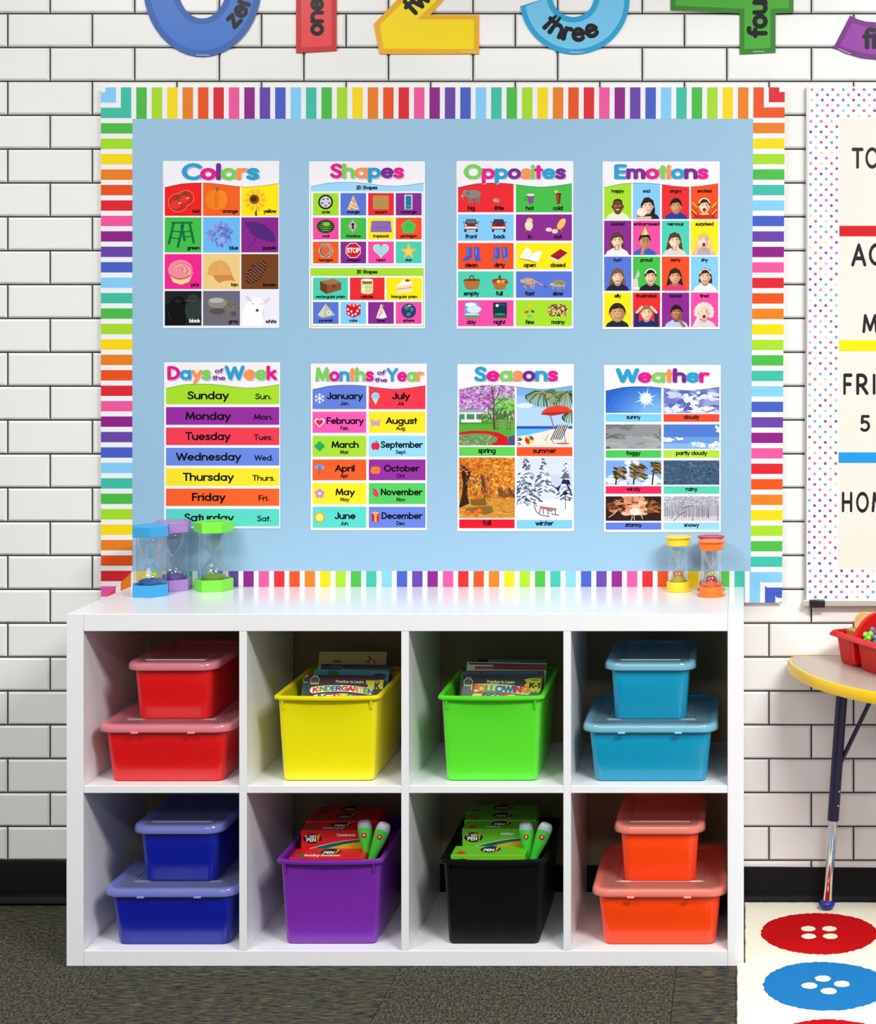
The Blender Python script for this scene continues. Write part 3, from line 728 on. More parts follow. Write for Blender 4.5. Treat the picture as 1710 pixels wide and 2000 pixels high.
pen(718, 1676, 710.5, 1602.5, 3.868, 'green pen with grey cap leaning left, at right in the purple bin', 'talking pens in the bins')
pen(727, 1674, 752, 1608, 3.845, 'green pen with grey cap leaning right, rightmost in the purple bin', 'talking pens in the bins')
pen(1035, 1676, 1025, 1606.5, 3.868, 'green pen with grey cap leaning left, at right in the black bin', 'talking pens in the bins')
pen(1043, 1674, 1068, 1608.5, 3.845, 'green pen with grey cap leaning right, rightmost in the black bin', 'talking pens in the bins')

# ================================================================ SAND TIMERS
def capmat(n, c): return mat('timer_' + n, c, 0.38, coat=0.1)
def big_timer(px, d, phi, n, cap, sand, label):
    x, y = X(px, d), d - DW; z = ZTOP; R = .0452
    r = thing('sand_timer', (x, y, z), label, 'sand timer', 'large hexagonal sand timers on the left')
    ph = math.radians(phi); m = capmat(n, cap)
    def hexa(prof, nm):
        v, f = loft(lathe(x, y, prof, 6, ph)); return obj(nm, v, f, m, r, angle=20, bevel=.0006)
    # lower cap: open cup whose floor carries the glass
    L = lathe(x, y, [(R - .001, z + .0002), (R, z + .001), (R, z + .026), (R - .001, z + .027), (R - .004, z + .027), (R - .0045, z + .020)], 6, ph)
    v, f = loft(L); obj('base_cap', v, f, m, r, angle=20)
    hexa([(R - .001, z + .1380), (R, z + .139), (R, z + .1615), (R - .0015, z + .163), (R * .80, z + .163), (R * .78, z + .1622)], 'top_cap')
    v, f = loft(lathe(x, y, [(.0365, z + .021), (.0365, z + .1379)], 40), cap0=False, cap1=False); obj('clear_tube', v, f, CLEAR, r)
    mz = z + .0795
    prof = [(.014, z + .0215), (.025, z + .0225), (.0285, z + .028), (.0285, z + .036), (.026, z + .047), (.019, z + .060), (.009, z + .071), (.0035, z + .0765), (.0026, mz),
            (.0035, z + .0825), (.009, z + .088), (.019, z + .099), (.026, z + .112), (.0285, z + .123), (.0285, z + .131), (.025, z + .1365), (.014, z + .1378)]
    v, f = loft(lathe(x, y, prof, 40)); obj('glass_bulb', v, f, CLEARB, r)
    v, f = loft(lathe(x, y, [(.0275, z + .0222), (.0278, z + .030), (.027, z + .0335), (.020, z + .037), (.010, z + .0395), (.001, z + .0405)], 32)); obj('sand', v, f, mat('sand_' + n, sand, 0.95, bump=.6, bscale=1500, vary=.2), r)
    return r
big_timer(293.5, 4.022, -71, 'blue', (58, 164, 224), (24, 96, 168), 'large blue hexagonal sand timer nearest the left end of the shelf top')
big_timer(337, 4.106, -82, 'lilac', (172, 126, 200), (98, 72, 170), 'large lilac hexagonal sand timer half hidden behind the blue one')
big_timer(417, 4.104, -49, 'lime', (124, 236, 62), (120, 160, 30), 'large lime green hexagonal sand timer with olive sand')
def small_timer(px, d, n, cap, sand, label):
    x, y = X(px, d), d - DW; z = ZTOP; m = capmat(n, cap)
    r = thing('sand_timer', (x, y, z), label, 'sand timer', 'small round sand timers on the right')
    v, f = loft(lathe(x, y, [(.031, z + .0002), (.0325, z + .0012), (.0325, z + .0025), (.031, z + .0036), (.0275, z + .0040), (.0275, z + .0215), (.0265, z + .0225), (.024, z + .0225), (.0235, z + .016)], 40)); obj('base_cap', v, f, m, r, angle=40)
    v, f = loft(lathe(x, y, [(.0265, z + .1075), (.0275, z + .1085), (.0275, z + .1245), (.031, z + .1250), (.0325, z + .1260), (.0325, z + .1275), (.031, z + .1287), (.022, z + .1287), (.0215, z + .1281)], 40)); obj('top_cap', v, f, m, r, angle=40)
    v, f = loft(lathe(x, y, [(.0235, z + .017), (.0235, z + .1075)], 36), cap0=False, cap1=False); obj('clear_tube', v, f, CLEAR, r)
    prof = [(.010, z + .0175), (.0165, z + .019), (.0182, z + .024), (.018, z + .032), (.014, z + .044), (.007, z + .056), (.0022, z + .063),
            (.007, z + .070), (.014, z + .083), (.018, z + .095), (.0182, z + .102), (.0165, z + .1062), (.010, z + .1074)]
    v, f = loft(lathe(x, y, prof, 36)); obj('glass_bulb', v, f, CLEARB, r)
    v, f = loft(lathe(x, y, [(.0175, z + .0182), (.0176, z + .026), (.0155, z + .0295), (.009, z + .0325), (.001, z + .0345)], 28)); obj('sand', v, f, mat('sand_' + n, sand, 0.95, bump=.6, bscale=1500, vary=.2), r)
small_timer(1324, 4.090, 'yellow', (255, 216, 48), (196, 184, 30), 'small yellow round sand timer, left of the orange one')
small_timer(1388, 4.095, 'crimson', (196, 20, 62), (190, 30, 60), 'small crimson round sand timer hidden behind the orange one')
small_timer(1388.5, 4.012, 'orange', (255, 122, 34), (240, 110, 50), 'small orange round sand timer standing in front of the crimson one')

# ================================================================ DISPLAY BOARD
DF = DW - 0.0195                         # distance of the board face
STR = [(76, 186, 72), (166, 218, 46), (246, 216, 24), (232, 128, 34), (232, 84, 30), (220, 42, 52), (238, 88, 158), (142, 36, 136), (104, 70, 168), (72, 96, 196), (132, 204, 248), (64, 190, 166)]
bxL, bxR, byT, byB = 197.0, 1532.0, 170.5, 1177.0
board_t = thing('display_board', ((X(bxL, DF) + X(bxR, DF)) / 2, -.013, Z(674, DF)), 'blue paper display board with rainbow striped border above the white shelf', 'board')
def MB(a, b, k):                         # gentle lean of the right edge
    w = (b - 171) / 1006 * (a - 197) / 1335
    return W(a - 5.5 * w, b + .0 * w, DF - k)
def fm(px, py, dd): p = MB(px, py, 0); return Vector((p.x, dd, p.z))
c4 = [(bxL + 3, byT + 3), (bxR - 3, byT + 3), (bxR - 3, byB - 3), (bxL + 3, byB - 3)]
v, f = loft([[fm(a, b, -.0062) for a, b in c4], [fm(a, b, DF - DW + .0006) for a, b in c4]]); obj('backing_board', v, f, mat('board_core', (214, 206, 190), 0.8), board_t, smooth=False)
PAPER = mat('sky_blue_paper', (152, 192, 220), 0.40, bump=.12, bscale=6, vary=.012, spec=.4)
v, f = loft([[fm(a, b, DF - DW + .0006) for a, b in c4], [fm(a, b, DF - DW) for a, b in c4]]); obj('blue_paper', v, f, PAPER, board_t, smooth=False)
WH = (240, 240, 244)
def half(P, a, b, c):                    # keep a*x+b*y<=c
    Q = []
    for i in range(len(P)):
        p, q = P[i - 1], P[i]; fp = a * p[0] + b * p[1] - c; fq = a * q[0] + b * q[1] - c
        if (fp <= 0) != (fq <= 0): t = fp / (fp - fq); Q.append((p[0] + (q[0] - p[0]) * t, p[1] + (q[1] - p[1]) * t))
        if fq <= 0: Q.append(q)
    return Q
def border(which, parent):
    k = Ink(MB); w = 61.5
    hs = {'top': [(-1, 1, byT - bxL), (1, 1, byT + bxR)], 'bottom': [(-1, -1, -(bxL + byB)), (1, -1, bxR - byB)],
          'left': [(1, -1, bxL - byT), (1, 1, bxL + byB)], 'right': [(-1, -1, -(bxR + byT)), (-1, 1, -(bxR - byB))]}[which]
    def add(x0, y0, x1, y1, c, lay):
        P = [(x0, y0), (x1, y0), (x1, y1), (x0, y1)]
        for h_ in hs: P = half(P, *h_) if P else P
        if len(P) > 2: k.P(P, c, lay)
    base = 1 if which in ('top', 'bottom') else 3
    if which in ('top', 'bottom'):
        y0, y1 = (byT, byT + w) if which == 'top' else (byB - w, byB)
        add(bxL, y0, bxR, y1, WH, base)
        for i in range(-10, 48):
            if which == 'top': x = 266 + 30.12 * i; c = STR[i % 12]; s = (y0 + y1) / 2
            else: x = 446 + 30.07 * i; c = STR[(8 - i) % 12]
            x0, x1 = max(x, bxL), min(x + 20.5, bxR)
            if x1 - x0 > 1: add(x0, y0, x1, y1, c, base + 1)
    else:
        x0, x1 = (bxL, bxL + w) if which == 'left' else (bxR - w, bxR)
        add(x0, byT, x1, byB, WH, base)
        for i in range(-4, 40):
            if which == 'left': y = 240.5 + 30.15 * i; c = STR[i % 12]
            else: y = 240 + 30.25 * i; c = STR[(3 - i) % 12]
            a, b = max(y, byT), min(y + 20.3, byB)
            if b - a > 1: add(x0, a, x1, b, c, base + 1)
    o = k.build('striped_border_strip', parent, PRINT_GLOSS)
    return o
for s_ in ('top', 'bottom', 'left', 'right'): border(s_, board_t)

# ================================================================ NUMBER CUT-OUTS
DN = DW - 0.0095
def MN(a, b, k): return W(a, b, DN - k)
def prism(pts, d0, d1): return loft([[W(a, b, d0) for a, b in pts], [W(a, b, d1) for a, b in pts]])
def arcp(cx, cy, rx, ry, a0, a1, n=40): return [(cx + rx * math.cos(math.radians(a0 + (a1 - a0) * i / n)), cy + ry * math.sin(math.radians(a0 + (a1 - a0) * i / n))) for i in range(n + 1)]
def cutout(word, quads_outer, inner, outline, face, label, draw, fine=None):
    xs_ = [p[0] for q in quads_outer for p in q]; ys_ = [p[1] for q in quads_outer for p in q]
    r = thing('number_cutout', W((min(xs_) + max(xs_)) / 2, (min(ys_) + max(ys_)) / 2, DN), label, 'wall number')
    Vv, Ff = join(*[prism(q, DW - .0063, DN) for q in quads_outer])
    obj('card', Vv, Ff, mat('card_%d_%d_%d' % outline, outline, 0.32, coat=0, spec=.25, vary=.03, bscale=20), r, smooth=False)
    k = Ink(MN)
    for q in inner: k.P(q, face, 1)
    if fine: k.L(fine, 1.1, (220, 225, 235), 3)
    k.build('coloured_face', r, PRINT_GLOSS)
    k = Ink(MN); draw(k); k.build('lettering', r, PRINT_GLOSS)
BLK = (8, 7, 9)
def ringq(cx, cy, ro, so, ri, si, a0, a1, n):
    O = arcp(cx, cy, ro, so, a0, a1, n); I = arcp(cx, cy, ri, si, a0, a1, n)
    return [[O[i], O[i + 1], I[i + 1], I[i]] for i in range(n)]
def txt_arc(cx, cy, R, a0):              # letters along a circle, outward side up toward centre
    def tf(x, y): 
        a = a0 - x / R; rr_ = R + y
        return (cx + rr_ * math.cos(a), cy + rr_ * math.sin(a))
    return tf
def vert(cx, yb):                        # reading upward
    return lambda x, y: (cx + y, yb - x)
cutout('zero', ringq(394.5, -29, 115.5, 140, 48, 65, 0, 360, 48), ringq(394.5, -29, 103, 127.5, 60, 77, 0, 360, 48), (58, 100, 178), (72, 122, 206),
       'blue number zero cut-out on the brick wall', lambda k: (k.T('zero', 0, 12, 36, BLK, 4, t=2.3, al='l', tf=txt_arc(394.5, -18, 86, math.radians(50))),), [(383, 107.5), (408, 107.5)])
cutout('one', [[(578, 103.5), (578, -120), (540, -95), (540, -140), (598, -172), (657, -172), (657, 99)]], [[(588, 93), (588, -138), (550, -116), (550, -134), (600, -162), (647, -162), (647, 89.5)]],
       (204, 46, 52), (236, 74, 78), 'red number one cut-out on the brick wall', lambda k: k.T('one', 0, 12, 34, BLK, 4, t=2.4, al='l', tf=vert(619, 69)))
two_o = [(741, 105.5), (730, 46.5), (740, 36)] + [(775, 0), (838, -62)] + arcp(828, -98, 48, 42, 35, -165, 14) + [(736, -90)] + arcp(832, -92, 96, 82, 180, 378, 22) + [(865, 0), (840, 29), (935, 29), (935, 105.5)]
two_i = [(749, 95), (741, 50), (748, 42)] + [(783, 8), (845, -54)] + arcp(828, -98, 60, 54, 35, -168, 14) + [(746, -96)] + arcp(832, -92, 85, 72, 184, 376, 22) + [(853, 0), (815, 38), (925, 38), (925, 96)]
def two_draw(k):
    a = math.radians(-44); ca, sa = math.cos(a), math.sin(a)
    k.T('two', 0, 0, 38, BLK, 4, t=2.3, al='l', tf=lambda x, y: (808 + x * ca - (y - 0) * sa, 32 + x * sa + (y - 0) * ca))
cutout('two', [two_o], [two_i], (240, 178, 28), (252, 222, 16), 'yellow number two cut-out on the brick wall', two_draw, [(900, 101), (928, 101)])
def band(o, i): return [[o[a], o[a + 1], i[a + 1], i[a]] for a in range(len(o) - 1)]
three_o = band(arcp(1122, -1, 107, 107, 173, -60, 36), arcp(1119, -8, 41, 41, 180, -60, 36)) + band(arcp(1122, -92, 88, 84, 60, -180, 30), arcp(1120, -90, 36, 34, 60, -180, 30))
three_i = band(arcp(1122, -1, 97, 97, 172, -58, 36), arcp(1119, -8, 52, 52, 176, -58, 36)) + band(arcp(1122, -92, 78, 74, 58, -176, 30), arcp(1120, -90, 47, 45, 58, -176, 30))
cutout('three', three_o, three_i, (42, 164, 216), (118, 200, 240), 'sky blue number three cut-out on the brick wall',
       lambda k: (k.T('three', 0, 11, 38, BLK, 4, t=2.3, al='l', tf=txt_arc(1122, -6, 76, math.radians(140))),), [(1112, 102), (1138, 102)])
cutout('four', [[(1309, 20), (1309, -30), (1409, -175), (1514, -175), (1514, -34), (1549, -36), (1549, 25), (1514, 26.5), (1514, 102.5), (1444, 106), (1444, 26.5), (1442, 26.5), (1442, -40), (1442, -104), (1378, -40), (1441.6, -40), (1441.6, 26.4)]],
       [[(1319, 11), (1319, -26), (1415, -165), (1504, -165), (1504, -25), (1540, -27), (1540, 16), (1504, 17), (1504, 93), (1453, 96), (1453, 17), (1452, 17), (1452, -30), (1452, -126), (1356, -30), (1451.6, -30), (1451.6, 17)]],
       (56, 132, 44), (76, 172, 54), 'green number four cut-out on the brick wall', lambda k: (k.T('four', 0, 12, 38, BLK, 4, t=2.4, al='l', tf=vert(1485, 71)),), [(1470, 101), (1492, 100.5)])
def inset(P, dd):
    n = len(P); ar = sum(P[i - 1][0] * P[i][1] - P[i][0] * P[i - 1][1] for i in range(n)); sg = 1 if ar > 0 else -1; Q = []
    for i in range(n):
        a = Vector(P[i]) - Vector(P[i - 1]); b = Vector(P[(i + 1) % n]) - Vector(P[i])
        a.normalize(); b.normalize(); na = Vector((-a.y, a.x)) * sg; nb = Vector((-b.y, b.x)) * sg
        m = na + nb; m = m / max(.35, m.length_squared / 2); Q.append((P[i][0] + m.x * dd, P[i][1] + m.y * dd))
    return Q
five_p = [(1627, 93), (1650, 104), (1680, 113)] + arcp(1722, -10, 130, 127, 95, 0, 14) + arcp(1722, -10, 130, 98, -8, -97, 14) + [(1709, -128), (1826, -128), (1826, -180), (1658, -180), (1640, -46), (1690, -42)] + arcp(1722, -14, 62, 42, -105, -8, 12) + arcp(1722, -14, 62, 58, 0, 95, 12) + [(1690, 42), (1670, 36), (1659.5, 30)]
five_o = [five_p]; five_i = [inset(five_p, 10)]
def five_tf(x, y): 
    return (1686 + x * 1.0, 95 + y + 0.0015 * x * x * -1)
cutout('five', five_o, five_i, (114, 40, 128), (152, 58, 164), 'purple number five cut-out at the right edge', lambda k: (k.T('five', 0, 0, 40, BLK, 4, t=2.3, al='l', tf=five_tf),), [(1637, 95), (1660, 105)])

# ================================================================ WHITEBOARD
DWB = DW - 0.020
wb_t = thing('whiteboard', ((X(1573, DWB) + X(2050, DWB)) / 2, -.013, Z(675, DWB)), 'whiteboard with polka dot border and coloured divider tapes on the right', 'whiteboard')
def MWb(a, b, k): 
    t = (b - 169) / 1014 
    return W(a - 4.0 * t * max(0.0, min(1.0, (2050 - a) / 470)), b, DWB - k)
q4 = [(1575, 169), (2050, 169), (2050, 1172), (1575, 1172)]
def q(ps, y): return [Vector((MWb(a, b, 0).x, y, MWb(a, b, 0).z)) for a, b in ps]
v, f = loft([q(q4, -.0062), q(q4, DWB - DW)]); obj('writing_panel', v, f, mat('enamel_board', (234, 232, 221), 0.3, coat=.2, vary=.01), wb_t, smooth=False)
ALU = mat('anodised_aluminium', (198, 198, 196), 0.35, metal=.6)
for nm, pts in (('frame_edge', [(1574, 169), (1577.5, 169), (1577.5, 1172), (1574, 1172)]), ('frame_edge', [(2050, 167), (2054, 167), (2054, 1172), (2050, 1172)])):
    v, f = loft([q(pts, -.0062), q(pts, DWB - DW - .002)]); obj(nm, v, f, ALU, wb_t, smooth=False)
DOTC = [(196, 40, 90), (226, 76, 160), (110, 40, 130), (104, 96, 180), (96, 138, 190), (88, 176, 186), (110, 160, 150), (176, 200, 160), (238, 210, 150), (220, 120, 130), (84, 60, 150), (206, 60, 110)]
def dots(name, x0, y0, x1, y1, ox, oy, seed, lay):
    rnd = random.Random(seed); k = Ink(MWb, clip=(x0, y0, x1, y1))
    k.R(x0, y0, x1, y1, (240, 240, 246), lay)
    row = 0; y = oy
    while y < y1 + 4:
        x = ox + (10.2 if row % 2 else 0)
        while x < x1 + 4:
            c = rnd.choice(DOTC)
            if x > x0 + 1 and y > y0 + 1: k.E(x, y, 2.9, 2.9, c, lay + 1, n=10); k.E(x, y, 1.3, 1.3, tuple(min(255, int(v * .6 + 90)) for v in c), lay + 2, n=6)
            x += 20.35
        y += 10.28; row += 1
    k.build(name, wb_t)
dots('dotted_border_strip', 1578, 169, 2050, 232, 1585, 175, 5, 4)
dots('dotted_border_strip', 1578, 228, 1639, 1112, 1583, 237, 6, 1)
dots('dotted_border_strip', 1578, 1109, 2050, 1171, 1585, 1115, 7, 4)
for y0, y1, c in ((441, 461.5, (208, 20, 30)), (664.5, 685.5, (246, 226, 0)), (883.5, 904, (34, 150, 226))):
    k = Ink(MWb); k.R(1639.5, y0, 2045, y1, c, 7); k.build('divider_tape', wb_t)
def hand(_, s, x, y, h, wd, t=1.75):
    """marker capitals as cut-out letters; x left, y top"""
    k = Ink(MWb); k.T(s, x, y + h, h, (34, 34, 36), 3, t=t, al='l', fit=(x, x + wd)); k.build('black_letter', wb_t)
hand(k, 'T', 1664, 289, 40, 21); hand(k, 'O', 1690, 288, 41, 26); hand(k, 'A', 1664, 476, 44, 27); hand(k, 'C', 1697, 475, 44, 26)
hand(k, 'M', 1685, 614, 36, 30); hand(k, 'F', 1648, 730, 41, 17); hand(k, 'R', 1673, 730, 41, 24); hand(k, 'I', 1704, 730, 41, 8, 1.5)
hand(k, '5', 1681, 811, 32, 19); hand(k, 'H', 1646, 961, 39, 21); hand(k, 'O', 1674, 961, 40, 24); hand(k, 'M', 1704, 961, 39, 28)
v, f = loft([q([(1571, 1171.5), (2056, 1171.5), (2056, 1183), (1571, 1183)], -.0062), q([(1571, 1171.5), (2056, 1171.5), (2056, 1182.5), (1571, 1182.5)], -.030)]); obj('pen_tray', v, f, mat('tray_aluminium', (206, 207, 198), .35, metal=.3), wb_t, smooth=False, bevel=.001)
v, f = loft([q([(1583.5, 1171), (1614, 1171), (1614.5, 1185.5), (1584, 1185.5)], -.020), q([(1583.5, 1170.5), (1613.5, 1172), (1613.5, 1185), (1584, 1185.5)], -.0345)]); cp = obj('tray_clip', v, f, mat('black_rubber', (20, 18, 26), .5), wb_t, smooth=False, bevel=.0012); cp['label'] = 'black plastic clip on the pen tray'

# ================================================================ HALF-ROUND TABLE
TZ = 0.601
tb = thing('half_round_table', (.665, -.25, 0), 'half round classroom table with yellow edge and navy legs on the right', 'table')
cxT, cyT, RT = .665, -.016, .560
def dloop(R, z, yb):
    P = [(cxT + R * math.cos(math.radians(a)), cyT + R * math.sin(math.radians(a)), z) for a in range(188, 353, 5)]
    x0, x1 = cxT - R, cxT + R
    A = [(x0 + .036, yb, z), (x0 + .020, yb - .006, z), (x0 + .009, yb - .020, z), (x0 + .004, yb - .042, z)]
    return A + P + [(2 * cxT - x, y, z_) for x, y, z_ in reversed(A)] + [(x1 - .036 - (2 * R - .072) * i / 8, yb, z) for i in range(1, 8)]
v, f = loft([dloop(RT - .006, TZ - .024, -.018), dloop(RT - .003, TZ, -.018)]); obj('tabletop', v, f, mat('grey_nebula_laminate', (186, 172, 158), .32, vary=.10, bscale=260), tb, smooth=False)
YE = mat('yellow_edge_banding', (248, 204, 20), .35, coat=.15)
v, f = loft([dloop(RT - .0062, TZ - .027, -.0175), dloop(RT + .001, TZ - .026, -.0172), dloop(RT + .003, TZ - .021, -.0172), dloop(RT + .003, TZ - .004, -.0172), dloop(RT + .001, TZ, -.0172), dloop(RT - .0035, TZ + .0004, -.0175), dloop(RT - .0062, TZ - .004, -.0178)], closed=True)
obj('edge_band', v, f, YE, tb, angle=50)
NAVY = mat('navy_powder_coat', (12, 12, 62), .32, coat=.1); CHR = mat('chrome_tube', (226, 226, 226), .08, metal=1.0, vary=0); BALL = mat('blue_glide', (38, 40, 150), .4)
def leg(top, foot, br):
    t = Vector(top); b = Vector(foot); jn = b.lerp(t, .375)
    v, f = tube(jn, t, .0138); L1 = obj('leg', v, f, NAVY, tb)
    v, f = tube(b + (t - b) * .02, jn + (t - b) * .02, .0108); obj('leg_insert', v, f, CHR, L1)
    v, f = sphere((b.x, b.y, b.z + .011), .0195, 16, 10, sz=.62); obj('glide', v, f, BALL, L1)
    v, f = tube(t.lerp(b, .42), br, .0052); obj('brace', v, f, NAVY, L1)
    for s in (.44, .50):
        p = b.lerp(t, s); v, f = sphere((p.x + .009, p.y - .010, p.z), .0028, 8, 6); obj('screw', v, f, CHR, L1)
leg((.237, -.105, TZ - .02), (.199, -.078, .0142), (.330, -.12, TZ - .022))
leg((.47, -.42, TZ - .02), (.435, -.455, .0142), (.52, -.36, TZ - .022))
leg((.86, -.42, TZ - .02), (.895, -.455, .0142), (.81, -.36, TZ - .022))
leg((1.098, -.105, TZ - .02), (1.131, -.078, .0142), (1.02, -.12, TZ - .022))

# ---------------------------------------------------------------- red caddy
CR = mat('red_caddy_plastic', (204, 16, 20), .4, coat=0, spec=.3)
uu = Vector((.453, -.891, 0)); vv = Vector((.891, .453, 0)); P0 = Vector((.214, 4.083 - DW, TZ + .0006)); HC = .073
cd = thing('caddy', P0 + uu * .13 + vv * .06, 'red plastic carrying caddy with arched handle on the half round table', 'caddy')
def rq(u0, u1, v0, v1, z, r, n=5):
    L = rr(0, 0, 0, (u1 - u0) / 2, (v1 - v0) / 2, r, n); c = P0 + uu * ((u0 + u1) / 2) + vv * ((v0 + v1) / 2)
    return [c + uu * p[0] + vv * p[1] + Vector((0, 0, z)) for p in L]
VW = .122
for u0, u1 in ((.004, .090), (.098, .262)):
    L = [rq(u0 + .012, u1 - .010, .012, VW - .012, 0, .012), rq(u0 + .008, u1 - .006, .008, VW - .008, .004, .016), rq(u0, u1, 0, VW, HC, .014), rq(u0 + .002, u1 - .002, .002, VW - .002, HC, .013), rq(u0 + .010, u1 - .008, .010, VW - .010, .003, .014)]
    v, f = loft(L); obj('compartment', v, f, CR, cd, angle=40)
L = [rq(.001, .265, -.003, VW + .003, HC - .003, .016), rq(-.008, .274, -.012, VW + .012, HC - .009, .02), rq(-.010, .276, -.014, VW + .014, HC - .006, .02), rq(-.004, .270, -.006, VW + .008, HC + .002, .016), rq(.003, .263, .003, VW - .003, HC + .001, .012)]
v, f = loft(L, closed=True); obj('rim', v, f, CR, cd, angle=60)
# arched handle wall between the compartments
prof = [(-.006, HC - .004)] + [(VW * t, HC + .052 * math.sin(math.pi * min(1, t)) ** .8) for t in [i / 14 for i in range(15)]] + [(VW + .006, HC - .004)]
A0 = [P0 + uu * .088 + vv * a + Vector((0, 0, z)) for a, z in prof] + [P0 + uu * .088 + vv * a + Vector((0, 0, .01)) for a, z in ((VW, 0), (0, 0))]
A1 = [p + uu * .012 for p in A0]
v, f = loft([A0, A1]); obj('handle_wall', v, f, CR, cd, smooth=False, bevel=.002)
# contents
WD = mat('light_wood', (226, 180, 104), .5, vary=.18, bscale=60); WD2 = mat('honey_wood', (206, 146, 66), .5, vary=.2, bscale=60)
def disc(c, r, th, nrm):
    nrm = Vector(nrm).normalized(); a = nrm.cross(Vector((0, 0, 1))).normalized(); b = nrm.cross(a)
    ring = lambda rad, o: [Vector(c) + nrm * o + (a * math.cos(2*math.pi*i/28) + b * math.sin(2*math.pi*i/28)) * rad for i in range(28)]
    return loft([ring(r - .001, -th/2), ring(r, -th/2 + .001), ring(r, th/2 - .001), ring(r - .001, th/2)])
c = W(1688.5, 1216, 4.055)
v, f = disc(c, .0252, .009, (-.35, -1, .12)); o = obj('wooden_disc', v, f, WD, origin=c); tag(o, 'round pale wooden disc standing upright in the back of the red caddy', 'disc')
c = P0 + uu * .045 + vv * .052
def orbox(c, su, sv, sz, z, tilt):
    M = Matrix.Translation(c + Vector((0, 0, z))) @ Matrix((uu.to_3d(), vv.to_3d(), Vector((0, 0, 1)))).transposed().to_4x4() @ Matrix.Rotation(tilt, 4, 'X')
    v, f = box(-su/2, su/2, -sv/2, sv/2, -sz/2, sz/2); return xform(v, M), f
v, f = orbox(c, .052, .052, .062, .052, math.radians(6)); o = obj('wooden_block', v, f, WD2, origin=c, smooth=False, bevel=.003); tag(o, 'honey coloured wooden block in the back of the red caddy', 'block')
c = W(1716, 1211, 4.10)
v, f = disc(c, .022, .010, (-.2, -1, .3)); o = obj('wooden_disc', v, f, WD2, origin=c); tag(o, 'darker wooden disc just behind the pale wooden disc, at the photo edge', 'disc')
LG = mat('lime_foam', (134, 226, 76), .5); cols = {'blue': (66, 140, 196), 'pink': (222, 60, 96), 'yellow': (238, 200, 60), 'lime green': (134, 226, 76)}
def counter(px, py, d, n, sz, lab):
    c = W(px, py, d); r = thing('linking_counter', c, lab, 'counter', 'plastic counters in the front of the caddy')
    m = mat('counter_' + n.split()[0], cols[n], .4)
    v, f = sphere(c, sz, 14, 8); obj('ball', v, f, m, r)
    v, f = tube(c - Vector((0, 0, sz * .6)), c - Vector((sz * .5, 0, sz * 2.4)), sz * .45); obj('stem', v, f, m, r)
for a in ((1690, 1240, 3.99, 'lime green', .0072, 'lime green knob counter at the left of the front compartment'), (1699.5, 1238, 3.975, 'lime green', .0066, 'tall lime green knob counter beside the blue one'),
          (1703, 1229.5, 3.985, 'blue', .0060, 'blue round counter on top of the heap in the caddy'), (1708.5, 1245, 3.96, 'blue', .0062, 'lower blue counter next to the lime green ones'),
          (1710, 1235.5, 3.98, 'pink', .0055, 'pink counter at the photo edge in the caddy'), (1714, 1231, 3.985, 'yellow', .0055, 'yellow counter just beyond the pink one'),
          (1695, 1246, 3.965, 'lime green', .0062, 'low lime green counter lying by the caddy rim'), (1722, 1240, 3.95, 'lime green', .0070, 'lime green counter far right in the caddy')):
    counter(*a)
v, f = orbox(P0 + uu * .18 + vv * .06, .12, .09, .035, .030, 0); o = obj('foam_pad', v, f, LG, origin=P0 + uu * .18, smooth=False, bevel=.003); tag(o, 'green foam pad under the counters inside the caddy', 'pad')

# ================================================================ RUG
RUGW = mat('cream_rug_pile', (250, 246, 226), .95, bump=.9, bscale=500, vary=.04, spec=.05)
rz = .0115
yr0 = 3.765 - DW - .012
out = [(.004, -.0255), (1.45, -.0255), (1.45, -1.62), (-.013, -1.62), (-.013, yr0), (.004, yr0)]
def edge_noise(P, amp, step, seed):
    rnd = random.Random(seed); Q = []
    for i in range(len(P)):
        a, b = P[i], P[(i + 1) % len(P)]; L_ = math.hypot(b[0]-a[0], b[1]-a[1]); n = max(1, int(L_ / step))
        for j in range(n):
            t = j / n; Q.append((a[0] + (b[0]-a[0])*t + (rnd.uniform(0, amp) if j else 0), a[1] + (b[1]-a[1])*t - (rnd.uniform(0, amp) if j else 0)))
    return Q
oq = edge_noise(out, .0022, .012, 3)
rug = thing('rug', (.7, -.8, 0), 'cream shag rug with red and blue button pattern on the carpet', 'rug')
v, f = loft([[(a, b, .0006) for a, b in oq], [(a, b, rz - .003) for a, b in oq], [(a * .9985 + .0012, b * .9985 - .0012, rz) for a, b in oq]]); obj('rug_pile', v, f, RUGW, rug, smooth=False)
RPR = mat('red_rug_pile', (196, 16, 22), .95, bump=.9, bscale=500, vary=.10, spec=.05); RPB = mat('blue_rug_pile', (34, 124, 192), .95, bump=.9, bscale=500, vary=.08, spec=.05)
